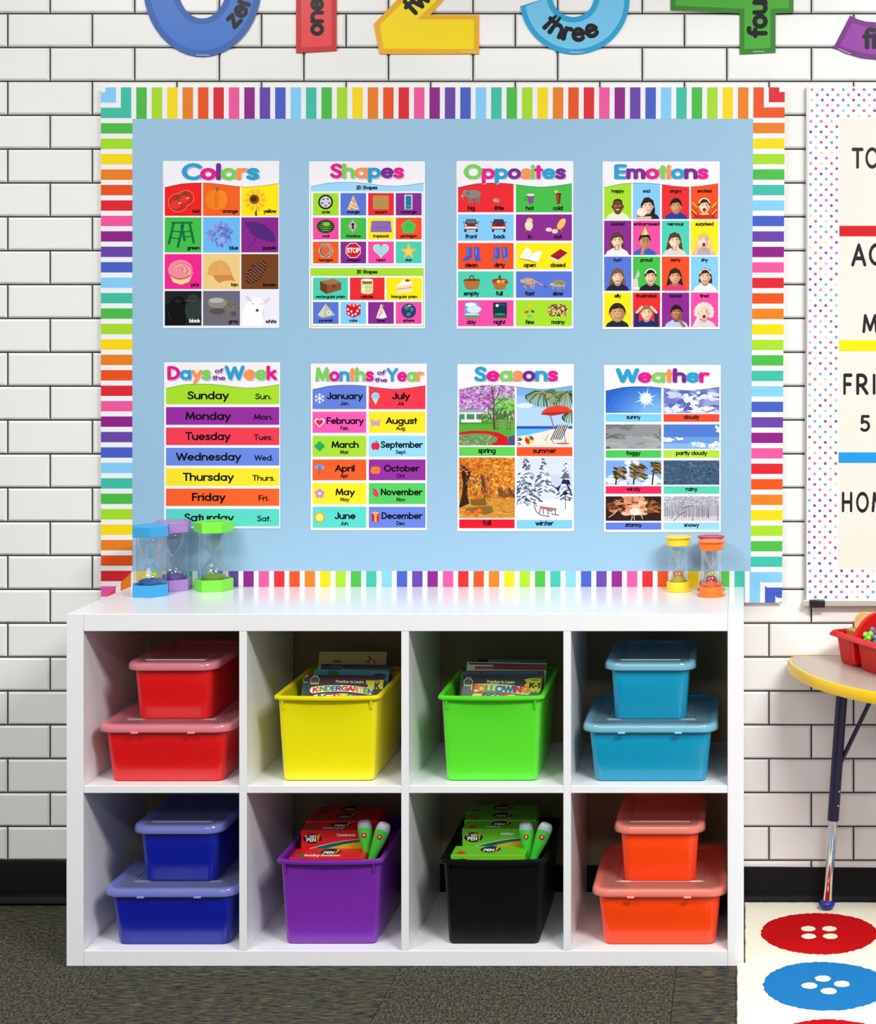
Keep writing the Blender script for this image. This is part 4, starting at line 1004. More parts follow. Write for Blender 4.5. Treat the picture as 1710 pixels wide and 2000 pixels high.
def button(cx, cd_, r, m, rot, seed, rx=1.0):
    rnd = random.Random(seed); cy = cd_ - DW; n = 150
    P = []; 
    for i in range(n):
        a = 2 * math.pi * i / n; q_ = r * (1 + .012 * math.sin(3 * a + seed) + rnd.uniform(-.017, .017)); P.append((cx + q_ * rx * math.cos(a), cy + q_ * math.sin(a)))
    v, f = loft([[(x, y, rz - .001) for x, y in P], [(cx + (x - cx) * .99, cy + (y - cy) * .99, rz + .0012) for x, y in P]])
    b = obj('button_motif', v, f, m, rug, smooth=False)
    for i in range(4):
        a = math.radians(rot + 90 * i); hx, hy = cx + r * .26 * math.cos(a), cy + r * .26 * math.sin(a)
        Q = [(hx + r * (.125 + rnd.uniform(-.008, .008)) * math.cos(2*math.pi*j/28), hy + r * (.125 + rnd.uniform(-.008, .008)) * math.sin(2*math.pi*j/28)) for j in range(28)]
        v, f = loft([[(x, y, rz + .001) for x, y in Q], [(x, y, rz + .0018) for x, y in Q]]); obj('button_hole', v, f, RUGW, b, smooth=False)
for i in range(5):
    for j in range(5):
        m = RPR if (i + j) % 2 == 0 else RPB
        button(.174 + .31 * i if i < 4 else 99, 3.935 - .312 * j, .133, m, 45 if (i + j) % 2 == 0 else 8, 7 * i + j) if i < 4 else None

# ================================================================ POSTERS
DP = DF - 0.0012                        # face of the poster sheets
SC = 260 / 1444.0
CY, MG, PU, GR_, OR_ = (38, 160, 208), (228, 26, 138), (120, 38, 146), (122, 206, 84), (250, 146, 78)
K = (14, 11, 19)
cR, cO, cY, cG, cB, cP, cK, cT, cL, cS = (238, 50, 58), (246, 92, 34), (252, 232, 22), (70, 190, 74), (132, 204, 250), (140, 42, 146), (244, 78, 166), (76, 208, 180), (166, 222, 46), (88, 118, 216)
class Poster:
    def __init__(s, ox, oy, quad, label):
        s.M = lambda a, b, k: W(ox + a * SC, oy + b * SC, DP - k)
        x0, y0, x1, y1 = quad
        c = s.M((x0 + x1) / 2, (y0 + y1) / 2, 0)
        s.r = thing('poster', c, label, 'poster', 'learning posters on the display board')
        pts = [(p[0], p[1]) for p in rr((x0 + x1) / 2, (y0 + y1) / 2, 0, (x1 - x0) / 2, (y1 - y0) / 2, 12, 3)]
        v, f = loft([[s.M(a, b, -.0004) for a, b in pts], [s.M(a, b, 0) for a, b in pts]])
        obj('sheet', v, f, mat('laminated_sheet', (243, 242, 248), .25, coat=.2, vary=0), s.r, smooth=False)
        s.q = quad
    def cell(s, x0, y0, x1, y1, c=None):
        k = Ink(s.M, clip=(x0, y0, x1, y1))
        if c: k.R(x0, y0, x1, y1, c, 1)
        return k
    def done(s, k, name='printed_panel'): return k.build(name, s.r, PRINT_GLOSS)
    def wave(s, dy=0, x0=118, x1=1350):
        k = Ink(s.M); P = []
        key = [(0, 366), (.15, 326), (.27, 316), (.40, 319), (.50, 332), (.62, 352), (.73, 362), (.86, 348), (1.0, 322)]
        for i in range(33):
            t = i / 32
            for (a, b), (c, d) in zip(key, key[1:]):
                if a <= t <= c: u = (t - a) / (c - a); P.append((x0 - 4 + (x1 - x0 + 8) * t, b + (d - b) * u + dy)); break
        k.P(P + [(x1 + 4, 284), (x0 - 4, 284)], (243, 242, 248), 24)
        s.done(k, 'wavy_header_edge')
    def title(s, words):
        for txt, x0, x1, yb, h, cols, t in words:
            k = Ink(s.M)
            k.T(txt, x0, yb + 7, h, (212, 202, 228), 25, t=t, fit=(x0 + 7, x1 + 7)); k.T(txt, x0, yb, h, K, 27, t=t, fit=(x0, x1), cols=cols)
            s.done(k, 'title_word')
rnd = random.Random(11)
def dabs(k, x0, y0, x1, y1, n, cols, w, h, lay, jit=40, base=0, nl=3, seed=None):
    r = random.Random(seed if seed is not None else n)
    for i in range(n):
        k.E(r.uniform(x0, x1), r.uniform(y0, y1), w * r.uniform(.5, 1.2), h * r.uniform(.5, 1.2), r.choice(cols), lay + r.randrange(nl), rot=base + r.uniform(-jit, jit), n=6)

# ---- Colors
p = Poster(300, 300, (100, 80, 1362, 1893), 'colors poster with twelve picture squares, top left of the board')
def c3(i, j): return [(120, 518), (535, 935), (950, 1352)][i] + [(300, 675), (692, 1072), (1090, 1470), (1490, 1866)][j]
def cc(i, j, c): a = c3(i, j); return p.cell(a[0], a[2], a[1], a[3], c)
lab = lambda k, s, x, y, c=K: k.T(s, x, y, 40, c, 20, t=1.9, al='r')
k = cc(0, 0, (240, 30, 30))
for x, y, r in ((350, 480, 88), (264, 532, 108)):
    k.E(x, y, r, r * .95, (236, 150, 140), 2); k.E(x, y, r - 5, r * .95 - 5, (206, 34, 26), 3 if r > 100 else 2.5); k.E(x - r * .25, y + r * .2, r * .55, r * .45, (226, 56, 44), 4); k.E(x + 20, y + 4, 20, 6, (250, 200, 190), 5, rot=-15)
    for a in range(0, 360, 60): k.L([(x - 4, y - r * .55), (x - 4 + 34 * math.cos(a / 57.3), y - r * .55 + 20 * math.sin(a / 57.3))], 9, (52, 92, 30), 6)
lab(k, 'red', 496, 642); p.done(k)
k = cc(1, 0, (246, 98, 28)); k.E(678, 500, 118, 104, (250, 170, 90), 2)
for dx, w in ((-60, 55), (60, 55), (-25, 62), (28, 62), (0, 50)): k.E(678 + dx, 500, w, 100, (244, 134 + dx // 8, 26), 3 if abs(dx) > 40 else 4); 
k.E(678, 510, 24, 88, (236, 118, 20), 5); k.L([(684, 400), (690, 372)], 26, (110, 120, 50), 6); lab(k, 'orange', 912, 642); p.done(k)
k = cc(2, 0, (254, 232, 6)); k.L([(1108, 600), (1110, 680)], 20, (50, 70, 20), 2)
for i in range(20):
    a = 2 * math.pi * i / 20; k.E(1100 + 82 * math.cos(a), 505 + 82 * math.sin(a), 44, 15, (250, 214, 40) if i % 2 else (244, 190, 20), 3 + i % 2, rot=i * 18)
k.E(1090, 495, 54, 52, (140, 78, 24), 6); k.E(1086, 492, 32, 30, (70, 40, 16), 7); lab(k, 'yellow', 1328, 642); p.done(k)
k = cc(0, 1, (66, 190, 76)); D = (14, 110, 58)
k.L([(200, 750), (415, 750)], 20, D, 3)
for a, b in (((215, 760), (165, 975)), ((300, 780), (335, 940)), ((320, 770), (262, 1010)), ((390, 760), (435, 965))): k.L([a, b], 26, D, 3)
for a, b in (((210, 842), (300, 848)), ((190, 912), (280, 925)), ((320, 852), (405, 838)), ((320, 905), (420, 898))): k.L([a, b], 12, D, 4)
lab(k, 'green', 498, 1040); p.done(k)
k = cc(1, 1, (104, 188, 244)); r = random.Random(3)
for i in range(60):
    a = r.uniform(0, 6.28); q_ = 125 * math.sqrt(r.random()); k.E(715 + q_ * math.cos(a), 880 + q_ * .98 * math.sin(a), 34, 19, r.choice([(120, 146, 226), (92, 116, 204), (150, 172, 240), (106, 130, 216), (134, 160, 234)]), 2 + i % 6, rot=r.uniform(0, 180), n=10)
lab(k, 'blue', 916, 1040); p.done(k)
k = cc(2, 1, (140, 36, 142)); k.P([(980, 750), (1050, 742), (1140, 745), (1215, 780), (1290, 850), (1322, 930), (1310, 962), (1250, 955), (1170, 930), (1080, 890), (1030, 820)], (84, 36, 122), 3)
for q_ in ((1080, 890), (1190, 935), (1030, 820)): k.L([(1150, 750), q_], 3, (104, 54, 142), 4)
k.L([(1155, 850), (1050, 1010), (1030, 1025), (1020, 1005)], 9, (96, 30, 110), 2); lab(k, 'purple', 1326, 1040); p.done(k)
k = cc(0, 2, (244, 36, 146)); k.P([(160, 1290), (430, 1290), (385, 1390), (300, 1422), (210, 1395)], (240, 214, 150), 2)
k.E(290, 1260, 134, 108, (240, 142, 148), 3); 
for i in range(5): k.L(arcp(285 + 6 * i, 1250 + 8 * i, 30 + 20 * i, 22 + 16 * i, 150 + 12 * i, 400, 14), 10, (252, 186, 186) if i % 2 else (222, 110, 128), 4 + i % 2)
k.L(arcp(290, 1265, 128, 95, 40, 150, 12), 14, (196, 96, 110), 4); lab(k, 'pink', 494, 1440); p.done(k)
k = cc(1, 2, (240, 204, 136)); k.P([(582, 1315)] + arcp(712, 1300, 128, 142, 186, 352, 18) + [(870, 1350), (888, 1385), (840, 1375), (770, 1380), (710, 1402), (670, 1370), (640, 1322)], (228, 170, 98), 3)
k.P([(640, 1322), (840, 1315), (888, 1385), (840, 1375), (770, 1380), (710, 1402), (670, 1370)], (206, 140, 68), 4); k.L([(712, 1160), (690, 1230), (660, 1320)], 3, (206, 146, 80), 5); k.L([(712, 1160), (790, 1230), (840, 1315)], 3, (206, 146, 80), 5); lab(k, 'tan', 914, 1440); p.done(k)
k = cc(2, 2, (116, 66, 28)); k.E(1110, 1285, 78, 148, (60, 34, 22), 3, rot=40)
for i in range(9):
    for j in range(5):
        u_, v_ = -120 + i * 30, -56 + j * 28 + (14 if i % 2 else 0)
        if (u_ / 140) ** 2 + (v_ / 72) ** 2 < 1: x, y = 1110 + u_ * math.cos(-.87) - v_ * math.sin(-.87), 1285 + u_ * math.sin(-.87) + v_ * math.cos(-.87); k.E(x, y, 19, 7, (186, 120, 84), 5, rot=20, n=8); k.E(x + 4, y + 5, 13, 5, (40, 22, 18), 6, rot=20, n=8)
lab(k, 'brown', 1328, 1440); p.done(k)
k = cc(0, 3, (26, 32, 34)); k.E(430, 1680, 90, 160, (48, 58, 54), 2)
k.P([(128, 1640), (180, 1620), (215, 1570), (260, 1548), (320, 1560), (350, 1590), (440, 1602), (350, 1625), (335, 1700), (352, 1800), (330, 1870), (128, 1870)], (12, 12, 16), 3)
k.E(262, 1600, 36, 22, (34, 34, 40), 4); k.E(340, 1592, 5, 5, (90, 90, 96), 5); k.L([(350, 1600), (440, 1603)], 9, (88, 88, 92), 4); k.L([(150, 1700), (180, 1800)], 8, (40, 42, 60), 4); k.T('block'.replace('o', 'a'), 502, 1832, 40, (250, 250, 250), 20, t=2.1, al='r'); p.done(k)
k = cc(1, 3, (106, 106, 124)); k.P([(580, 1660), (600, 1580), (660, 1548), (750, 1552), (820, 1580), (880, 1640), (895, 1700), (890, 1760), (845, 1775), (800, 1780), (790, 1810), (740, 1810), (720, 1740), (660, 1745), (668, 1800), (635, 1800), (625, 1750), (612, 1810), (585, 1810), (588, 1740)], (112, 108, 104), 3)
k.E(690, 1620, 104, 60, (140, 137, 133), 4); k.E(680, 1592, 82, 28, (182, 180, 178), 5); k.E(690, 1712, 84, 34, (84, 80, 78), 4); k.E(842, 1690, 46, 56, (120, 114, 110), 5); k.E(862, 1735, 34, 28, (92, 86, 84), 6); k.E(840, 1660, 7, 6, (40, 36, 36), 7); k.E(812, 1640, 12, 10, (96, 90, 88), 6); k.E(872, 1638, 11, 9, (96, 90, 88), 6); k.E(872, 1725, 5, 4, (50, 44, 44), 7); lab(k, 'gray', 916, 1838); p.done(k)
k = cc(2, 3, (238, 238, 250)); k.P([(960, 1740), (990, 1640), (1050, 1570), (1130, 1556), (1180, 1600), (1185, 1680), (1170, 1740), (1195, 1800), (1180, 1870), (960, 1870)], (252, 250, 252), 3)
k.E(1030, 1575, 44, 18, (236, 204, 224), 4, rot=40); k.E(1232, 1590, 44, 18, (236, 204, 224), 4, rot=-40); k.E(1122, 1640, 66, 84, (255, 253, 253), 4)
k.E(1076, 1628, 7, 5, (70, 70, 90), 6); k.E(1172, 1630, 7, 5, (70, 70, 90), 6); k.E(1122, 1700, 17, 14, (50, 50, 60), 6); k.L([(1190, 1690), (1195, 1800)], 3, (190, 190, 214), 5); lab(k, 'white', 1332, 1838, (50, 46, 96)); p.done(k)
p.wave(); p.title([('Colors', 312, 1140, 282, 172, [CY, MG, PU, GR_, OR_, CY], 2.3)])

# ---- Shapes
p = Poster(585, 300, (100, 84, 1360, 1897), 'shapes poster with small picture squares, second from left in the top row')
k = Ink(p.M); k.R(118, 300, 1342, 1214, (160, 216, 250), 1); k.R(126, 410, 1336, 1206, (246, 246, 250), 2); k.R(118, 1242, 1346, 1876, (166, 218, 96), 1); k.R(126, 1328, 1338, 1868, (246, 246, 250), 2); k.R(124, 1248, 1342, 1322, (168, 222, 50), 3)
k.T('2D Shapes', 728, 386, 38, K, 20, t=2.0); k.T('3D Shapes', 730, 1300, 38, K, 20, t=2.0); p.done(k, 'printed_frames')
cx4 = [(145, 422), (443, 720), (742, 1020), (1042, 1322)]
def sc(i, y0, y1, c, s, tc=K, h=32): 
    k = Ink(p.M, clip=(cx4[i][0], y0, cx4[i][1], y1)); k.R(cx4[i][0], y0, cx4[i][1], y1, c, 4); k.T(s, sum(cx4[i]) / 2, y1 - 22, h, K, 20, t=1.8); return k
k = sc(0, 428, 670, cL, 'circle'); k.E(281, 525, 80, 80, (20, 20, 24), 5, n=30); k.E(281, 525, 62, 62, (206, 210, 214), 6, n=26)
for i in range(5): a = i * 1.257 + .3; k.E(281 + 40 * math.cos(a), 525 + 40 * math.sin(a), 13, 10, (92, 96, 104), 7, n=8)
p.done(k)
k = sc(1, 428, 670, cS, 'triangle'); k.P([(580, 450), (512, 610), (648, 610)], (226, 196, 150), 5); dabs(k, 545, 500, 615, 600, 16, [(196, 50, 40), (240, 226, 200), (206, 90, 60)], 14, 8, 6, seed=4); p.done(k)
k = sc(2, 428, 670, (236, 40, 48), 'square'); k.R(794, 455, 966, 606, (196, 148, 82), 5); [k.L([(800, 470 + 22 * i), (960, 470 + 22 * i)], 4, (160, 112, 56), 6) for i in range(7)]; p.done(k)
k = sc(3, 428, 670, cP, 'rectangle'); k.R(1136, 446, 1222, 606, (216, 220, 236), 5); k.R(1150, 458, 1210, 600, (24, 120, 152), 6); k.L([(1165, 560), (1185, 572), (1200, 560)], 4, (150, 210, 220), 7); p.done(k)
k = sc(0, 695, 930, cK, 'oval'); k.E(281, 790, 97, 74, (30, 70, 24), 5, n=26); [k.E(281, 790 - 44 + i * 22, 80 - abs(i - 2) * 14, 6, (92, 168, 44), 6) for i in range(5)]; k.E(290, 765, 40, 18, (140, 200, 84), 7); p.done(k)
k = sc(1, 695, 930, cG, 'rhombus'); k.P([(575, 712), (626, 785), (578, 862), (524, 785)], (196, 176, 160), 5); k.E(576, 768, 15, 15, K, 6); k.P([(570, 775), (584, 775), (588, 816), (566, 816)], K, 6); p.done(k)
k = sc(2, 695, 930, cY, 'trapezoid'); k.P([(780, 730), (984, 730), (1000, 852), (768, 852)], (142, 104, 190), 5); k.L([(820, 800), (900, 808), (940, 800), (984, 735)], 4, (96, 60, 150), 6); p.done(k)
k = sc(3, 695, 930, (246, 78, 36), 'pentagon'); k.P([(1180, 712), (1262, 775), (1234, 862), (1130, 862), (1098, 775)], (90, 204, 84), 5); k.P([(1180, 722), (1252, 777), (1228, 854), (1136, 854), (1108, 777)], (68, 194, 80), 6); [k.E(x, y, 5, 5, (40, 120, 44), 7, n=8) for x in (1165, 1196) for y in (778, 808)]; p.done(k)
k = sc(0, 955, 1190, cO, 'hexagon'); H6 = lambda cx, cy, r: [(cx + r * math.cos(i * 1.0472), cy + r * math.sin(i * 1.0472)) for i in range(6)]; k.P(H6(284, 1052, 84), (190, 186, 160), 5); k.E(284, 1052, 66, 66, (84, 88, 92), 6); k.E(288, 1050, 55, 58, (170, 170, 172), 7); k.E(282, 1052, 45, 46, cO, 8); p.done(k)
k = sc(1, 955, 1190, cP, 'octagon'); O8 = lambda r: [(580 + r * math.cos(.3927 + i * .7854), 1050 + r * math.sin(.3927 + i * .7854)) for i in range(8)]; k.P(O8(88), (240, 230, 230), 5); k.P(O8(80), (206, 22, 40), 6); k.T('STOP', 0, 1075, 52, (250, 250, 250), 8, t=2.2, fit=(512, 650)); p.done(k)
def heart(cx, cy, s): return [(cx + s * .0625 * 16 * math.sin(a) ** 3, cy - s * .0625 * (13 * math.cos(a) - 5 * math.cos(2 * a) - 2 * math.cos(3 * a) - math.cos(4 * a))) for a in [i * 2 * math.pi / 28 for i in range(28)]]
k = sc(2, 955, 1190, cK, 'heart'); k.P(heart(882, 1046, 86), (236, 240, 236), 5); k.P(heart(882, 1046, 80), (160, 224, 226), 6); dabs(k, 830, 1000, 935, 1090, 12, [(230, 130, 160), (90, 150, 150)], 4, 3, 7, seed=9); p.done(k)
def star5(cx, cy, r, q_=.42): return [(cx + (r if i % 2 == 0 else r * q_) * math.sin(i * .6283), cy - (r if i % 2 == 0 else r * q_) * math.cos(i * .6283)) for i in range(10)]
k = sc(3, 955, 1190, cT, 'star'); k.P(star5(1180, 1062, 92), (238, 196, 66), 5); k.P(star5(1180, 1064, 60), (246, 210, 96), 6); p.done(k)
cx3 = [(145, 524), (545, 920), (940, 1326)]
def s3(i, c, s): k = Ink(p.M, clip=(cx3[i][0], 1345, cx3[i][1], 1588)); k.R(cx3[i][0], 1345, cx3[i][1], 1588, c, 4); k.T(s, sum(cx3[i]) / 2, 1566, 32, K, 20, t=1.8); return k
k = s3(0, cT, 'rectangular prism'); k.P([(218, 1385), (370, 1356), (452, 1398), (300, 1425)], (170, 108, 70), 5); k.P([(218, 1385), (300, 1425), (292, 1525), (222, 1480)], (104, 60, 38), 5); k.P([(300, 1425), (452, 1398), (448, 1476), (292, 1525)], (142, 86, 54), 5); k.E(370, 1440, 16, 9, (60, 34, 22), 6); [k.L([(300, 1425 + i * 24), (450, 1398 + i * 22)], 4, (96, 54, 32), 6) for i in (1, 2, 3)]; p.done(k)
k = s3(1, (236, 44, 52), 'cylinder'); k.R(664, 1375, 796, 1505, (226, 216, 150), 5); k.E(730, 1505, 66, 20, (226, 216, 150), 5); k.E(730, 1372, 66, 16, (240, 240, 222), 7); k.R(680, 1380, 784, 1412, (112, 100, 70), 6); k.R(672, 1430, 710, 1500, (246, 240, 196), 6); k.L([(672, 1450), (790, 1450)], 5, (196, 180, 110), 7); p.done(k)
k = s3(2, cY, 'triangular prism'); k.P([(1040, 1440), (1140, 1370), (1224, 1400), (1222, 1500), (1062, 1522)], (246, 226, 160), 5); k.P([(1040, 1440), (1140, 1364), (1226, 1396), (1200, 1420)], (252, 250, 250), 6); k.L([(1056, 1470), (1220, 1450)], 8, (240, 120, 110), 7); k.L([(1062, 1500), (1220, 1480)], 6, (250, 240, 230), 7); k.E(1168, 1376, 26, 14, (214, 30, 40), 8); p.done(k)
k = sc(0, 1610, 1846, cS, 'pyramid'); k.P([(282, 1628), (194, 1752), (250, 1782)], (214, 210, 186), 5); k.P([(282, 1628), (250, 1782), (384, 1752)], (196, 192, 164), 6); k.E(316, 1728, 24, 26, (236, 240, 240), 7); k.E(316, 1728, 14, 16, (176, 190, 196), 8); p.done(k)
k = sc(1, 1610, 1846, cB, 'cube'); k.P([(505, 1640), (580, 1622), (662, 1640), (660, 1745), (585, 1780), (508, 1750)], (206, 24, 52), 5); k.P([(505, 1640), (580, 1622), (662, 1640), (590, 1664)], (232, 60, 84), 6); [k.E(x, y, 11, 13, (250, 240, 240), 7, n=10) for x, y in ((524, 1690), (560, 1712), (530, 1735), (572, 1752), (626, 1706), (648, 1672), (606, 1740))]; [k.E(x, y, 12, 5, (250, 240, 240), 7, n=10) for x, y in ((545, 1640), (585, 1634), (625, 1640), (588, 1652))]; p.done(k)
k = sc(2, 1610, 1846, cP, 'cone'); k.P([(882, 1628), (946, 1775), (890, 1792), (828, 1782)], (246, 240, 250), 5)
for i, c in enumerate([cK, cL, (250, 150, 60), cK, cL]): k.clip = (742, 1610, 1020, 1846); k.L([(846 + i * 8, 1770 - i * 30), (900 + i * 10 - i * 8, 1700 + 18 - i * 18)], 9, c, 6)
p.done(k)
k = sc(3, 1610, 1846, cK, 'sphere'); k.E(1182, 1706, 80, 80, (30, 60, 130), 5, n=30); k.E(1160, 1670, 30, 24, (84, 130, 84), 6, rot=30); k.E(1182, 1742, 26, 20, (92, 132, 80), 6, rot=-20); k.E(1215, 1690, 16, 22, (90, 140, 100), 6); k.E(1190, 1650, 20, 8, (200, 214, 230), 7); p.done(k)
p.wave(-8); p.title([('Shapes', 335, 1125, 262, 150, [MG, GR_, OR_, CY, PU, MG], 2.3)])

# ---- Opposites
p = Poster(875, 300, (88, 80, 1357, 1900), 'opposites poster with paired pictures, third in the top row')
rows = [(300, 636), (660, 944), (970, 1254), (1278, 1562), (1590, 1872)]
cols = [(106, 708), (734, 1340)]
oc = [[(236, 40, 48), cG], [cB, cP], [(246, 78, 36), cY], [cT, cS], [cK, cL]]
wd = [[('big', 'little'), ('hot', 'cold')], [('front', 'back'), ('in', 'out')], [('clean', 'dirty'), ('open', 'closed')], [('empty', 'full'), ('fast', 'slow')], [('day', 'night'), ('few', 'many')]]
cells = {}
for j in range(5):
    for i in range(2):
        k = p.cell(cols[i][0], rows[j][0], cols[i][1], rows[j][1], oc[j][i]); cells[i, j] = k
        for q_, xx in zip(wd[j][i], ((250, 555) if i == 0 else (885, 1190))): k.T(q_, xx, rows[j][1] - 24, 46, K, 20, t=1.9)
k = cells[0, 0]; gy_ = (142, 132, 126); k.E(270, 440, 86, 46, gy_, 4); k.E(190, 430, 36, 34, gy_, 4); [k.L([(x, 460), (x + 4, 530)], 26, (124, 112, 106), 3) for x in (228, 250, 306, 330)]; k.L([(168, 440), (150, 470), (165, 490)], 12, gy_, 4); k.L([(160, 455), (138, 466)], 6, (240, 236, 220), 5); k.E(212, 430, 22, 26, (120, 110, 106), 5)
k.E(525, 512, 32, 20, (176, 150, 130), 4); k.E(500, 505, 18, 14, (190, 166, 146), 5); k.E(515, 488, 8, 8, (196, 150, 140), 5); k.E(545, 492, 7, 7, (190, 150, 140), 5)
k = cells[1, 0]; k.P([(850, 450), (936, 450), (918, 540), (875, 545)], (124, 84, 140), 4); k.E(893, 448, 44, 14, (236, 220, 200), 5); k.L(arcp(848, 486, 18, 22, 60, 300, 10), 9, (124, 84, 140), 3)
k.P([(1166, 420), (1224, 420), (1212, 545), (1176, 545)], (120, 36, 20), 4); k.R(1178, 440, 1196, 530, (180, 70, 30), 5); k.E(1168, 412, 20, 18, (240, 200, 60), 5); k.L([(1170, 420), (1222, 420)], 5, (230, 220, 210), 6)
def car(k, cx, back):
    k.P([(cx - 48, 712), (cx + 48, 712), (cx + 68, 760), (cx - 68, 760)], (20, 30, 44), 4); k.P([(cx - 42, 720), (cx + 42, 720), (cx + 55, 755), (cx - 55, 755)], (96, 120, 134) if not back else (52, 62, 76), 5)
    k.P([(cx - 72, 758), (cx + 72, 758), (cx + 74, 825), (cx - 74, 825)], (160, 22, 32) if not back else (150, 16, 30), 5); k.R(cx - 72, 815, cx - 50, 850, (22, 24, 30), 4); k.R(cx + 50, 815, cx + 72, 850, (22, 24, 30), 4)
    k.R(cx - 70, 792, cx + 70, 815, (236, 232, 214), 6); k.E(cx - 58, 775, 12, 8, (240, 236, 230) if not back else (210, 40, 40), 6); k.E(cx + 58, 775, 12, 8, (240, 236, 230) if not back else (210, 40, 40), 6)
    k.R(cx - 34, 768, cx + 34, 786, (60, 60, 66) if not back else (120, 10, 24), 7); k.E(cx - 78, 745, 8, 7, (20, 24, 40), 5); k.E(cx + 78, 745, 8, 7, (20, 24, 40), 5)
car(cells[0, 1], 247, False); car(cells[0, 1], 547, True)
k = cells[1, 1]; k.E(882, 725, 34, 28, (236, 196, 128), 4); k.E(874, 780, 44, 56, (238, 216, 186), 4); k.E(872, 765, 34, 20, (246, 228, 200), 5); k.L([(855, 835), (835, 848)], 6, (220, 120, 60), 5); k.L([(890, 835), (910, 848)], 6, (220, 120, 60), 5); k.P([(912, 728), (926, 734), (912, 740)], (220, 110, 60), 5)
k.E(1225, 765, 66, 36, (240, 196, 90), 4, rot=-58); k.E(1250, 725, 24, 22, (244, 200, 110), 5); k.E(1090, 825, 34, 22, (244, 214, 200), 4); k.E(1155, 842, 34, 26, (240, 200, 176), 5); k.L([(1205, 815), (1235, 840)], 7, (226, 110, 70), 5)
for dx, dirt in ((0, 0), (302, 1)):
    k = cells[0, 2]; bl = (74, 88, 196)
    k.P([(192 + dx, 1015), (256 + dx, 1015), (258 + dx, 1130), (200 + dx, 1168), (152 + dx, 1160), (160 + dx, 1140), (200 + dx, 1110)], bl, 4); k.P([(278 + dx, 1015), (338 + dx, 1012), (344 + dx, 1110), (356 + dx, 1160), (300 + dx, 1178), (284 + dx, 1130)], bl, 4)
    k.L([(212 + dx, 1030), (216 + dx, 1100)], 8, (130, 144, 232), 5); k.L([(300 + dx, 1030), (306 + dx, 1100)], 8, (150, 160, 240), 5)
    if dirt: k.E(185 + dx, 1148, 34, 16, (140, 116, 90), 6, rot=-20); k.E(326 + dx, 1148, 26, 26, (150, 126, 96), 6)
k = cells[1, 2]; k.P([(770, 1135), (845, 1015), (895, 1040), (905, 1085), (1000, 1050), (1020, 1075), (965, 1182), (870, 1150)], (250, 248, 236), 4); k.L([(905, 1085), (870, 1150)], 4, (180, 160, 120), 6); k.L([(772, 1138), (870, 1158), (965, 1184)], 7, (160, 110, 60), 5); [k.L([(830 + i * 14, 1060), (800 + i * 14, 1128)], 2, (214, 204, 180), 5) for i in range(4)]
k.P([(1102, 1112), (1215, 1035), (1294, 1075), (1190, 1152)], (160, 22, 30), 5); k.P([(1102, 1112), (1190, 1152), (1190, 1176), (1102, 1132)], (240, 232, 216), 4); k.P([(1190, 1152), (1294, 1075), (1292, 1092), (1190, 1176)], (214, 200, 180), 4)
k = cells[0, 3]
for cx, full in ((255, 0), (558, 1)):
    k.L(arcp(cx, 1365, 22 if not full else 8, 44, 180, 360, 12), 10, (60, 40, 20), 3)
    w = 92 if not full else 80
    k.P([(cx - w, 1370), (cx + w, 1365), (cx + w * .75, 1465), (cx - w * .2, 1476), (cx - w * .75, 1462)], (170, 104, 50), 4); k.E(cx, 1370, w, 12, (110, 60, 26), 5)
    [k.L([(cx - w * .7 + i * w * .28, 1385), (cx - w * .55 + i * w * .22, 1462)], 5, (204, 140, 76), 6) for i in range(6)]
    if full: [k.E(cx - 60 + 26 * i, 1388 + 6 * (i % 2), 24, 19, [(206, 30, 40), (220, 60, 40), (236, 214, 60), (240, 120, 60), (206, 214, 60), (214, 40, 50)][i], 8, n=12) for i in range(6)]
k = cells[1, 3]; ch = (206, 170, 130)
k.E(880, 1385, 66, 36, ch, 4, rot=12); k.E(808, 1382, 28, 22, ch, 5); k.L([(940, 1380), (1000, 1415), (1060, 1445)], 11, ch, 4); k.L([(1035, 1435), (1060, 1446)], 12, (100, 60, 50), 5)
for a in (((850, 1410), (820, 1445), (850, 1460)), ((880, 1415), (900, 1450), (930, 1465)), ((920, 1400), (936, 1440), (890, 1440))): k.L(a, 11, (196, 156, 116), 5)
dabs(k, 830, 1360, 930, 1410, 18, [(120, 84, 50)], 5, 4, 6, seed=2)
k.E(1198, 1418, 76, 54, (150, 140, 118), 4); k.R(1110, 1430, 1290, 1460, cS, 5); k.E(1198, 1432, 74, 16, (176, 166, 140), 6); k.E(1124, 1418, 24, 15, (196, 186, 160), 6); [k.L([(x, 1440), (x - 8, 1464)], 13, (166, 154, 130), 6) for x in (1140, 1262)]; dabs(k, 1150, 1385, 1245, 1425, 9, [(110, 100, 84), (190, 180, 150)], 10, 7, 7, seed=6)
k = cells[0, 4]; k.R(180, 1614, 330, 1785, (108, 168, 232), 4); k.E(245, 1640, 60, 22, (240, 246, 252), 5); k.E(280, 1690, 80, 40, (214, 232, 248), 5); k.R(180, 1752, 330, 1785, (90, 160, 80), 6); k.E(255, 1748, 80, 16, (214, 234, 236), 5)
k.R(486, 1614, 636, 1785, (14, 52, 70), 4); k.E(530, 1648, 17, 17, (214, 230, 230), 6); k.E(575, 1640, 46, 12, (40, 84, 100), 5); k.R(486, 1745, 636, 1785, (24, 96, 50), 5); k.E(560, 1742, 60, 10, (60, 150, 110), 6)
k = cells[1, 4]; k.E(884, 1655, 22, 16, (246, 200, 40), 4, rot=-20); k.E(850, 1718, 24, 13, (222, 66, 30), 4, rot=-20); k.E(915, 1712, 20, 13, (84, 76, 90), 4, rot=30); k.E(880, 1762, 26, 13, (80, 200, 150), 4, rot=10)
r = random.Random(8)
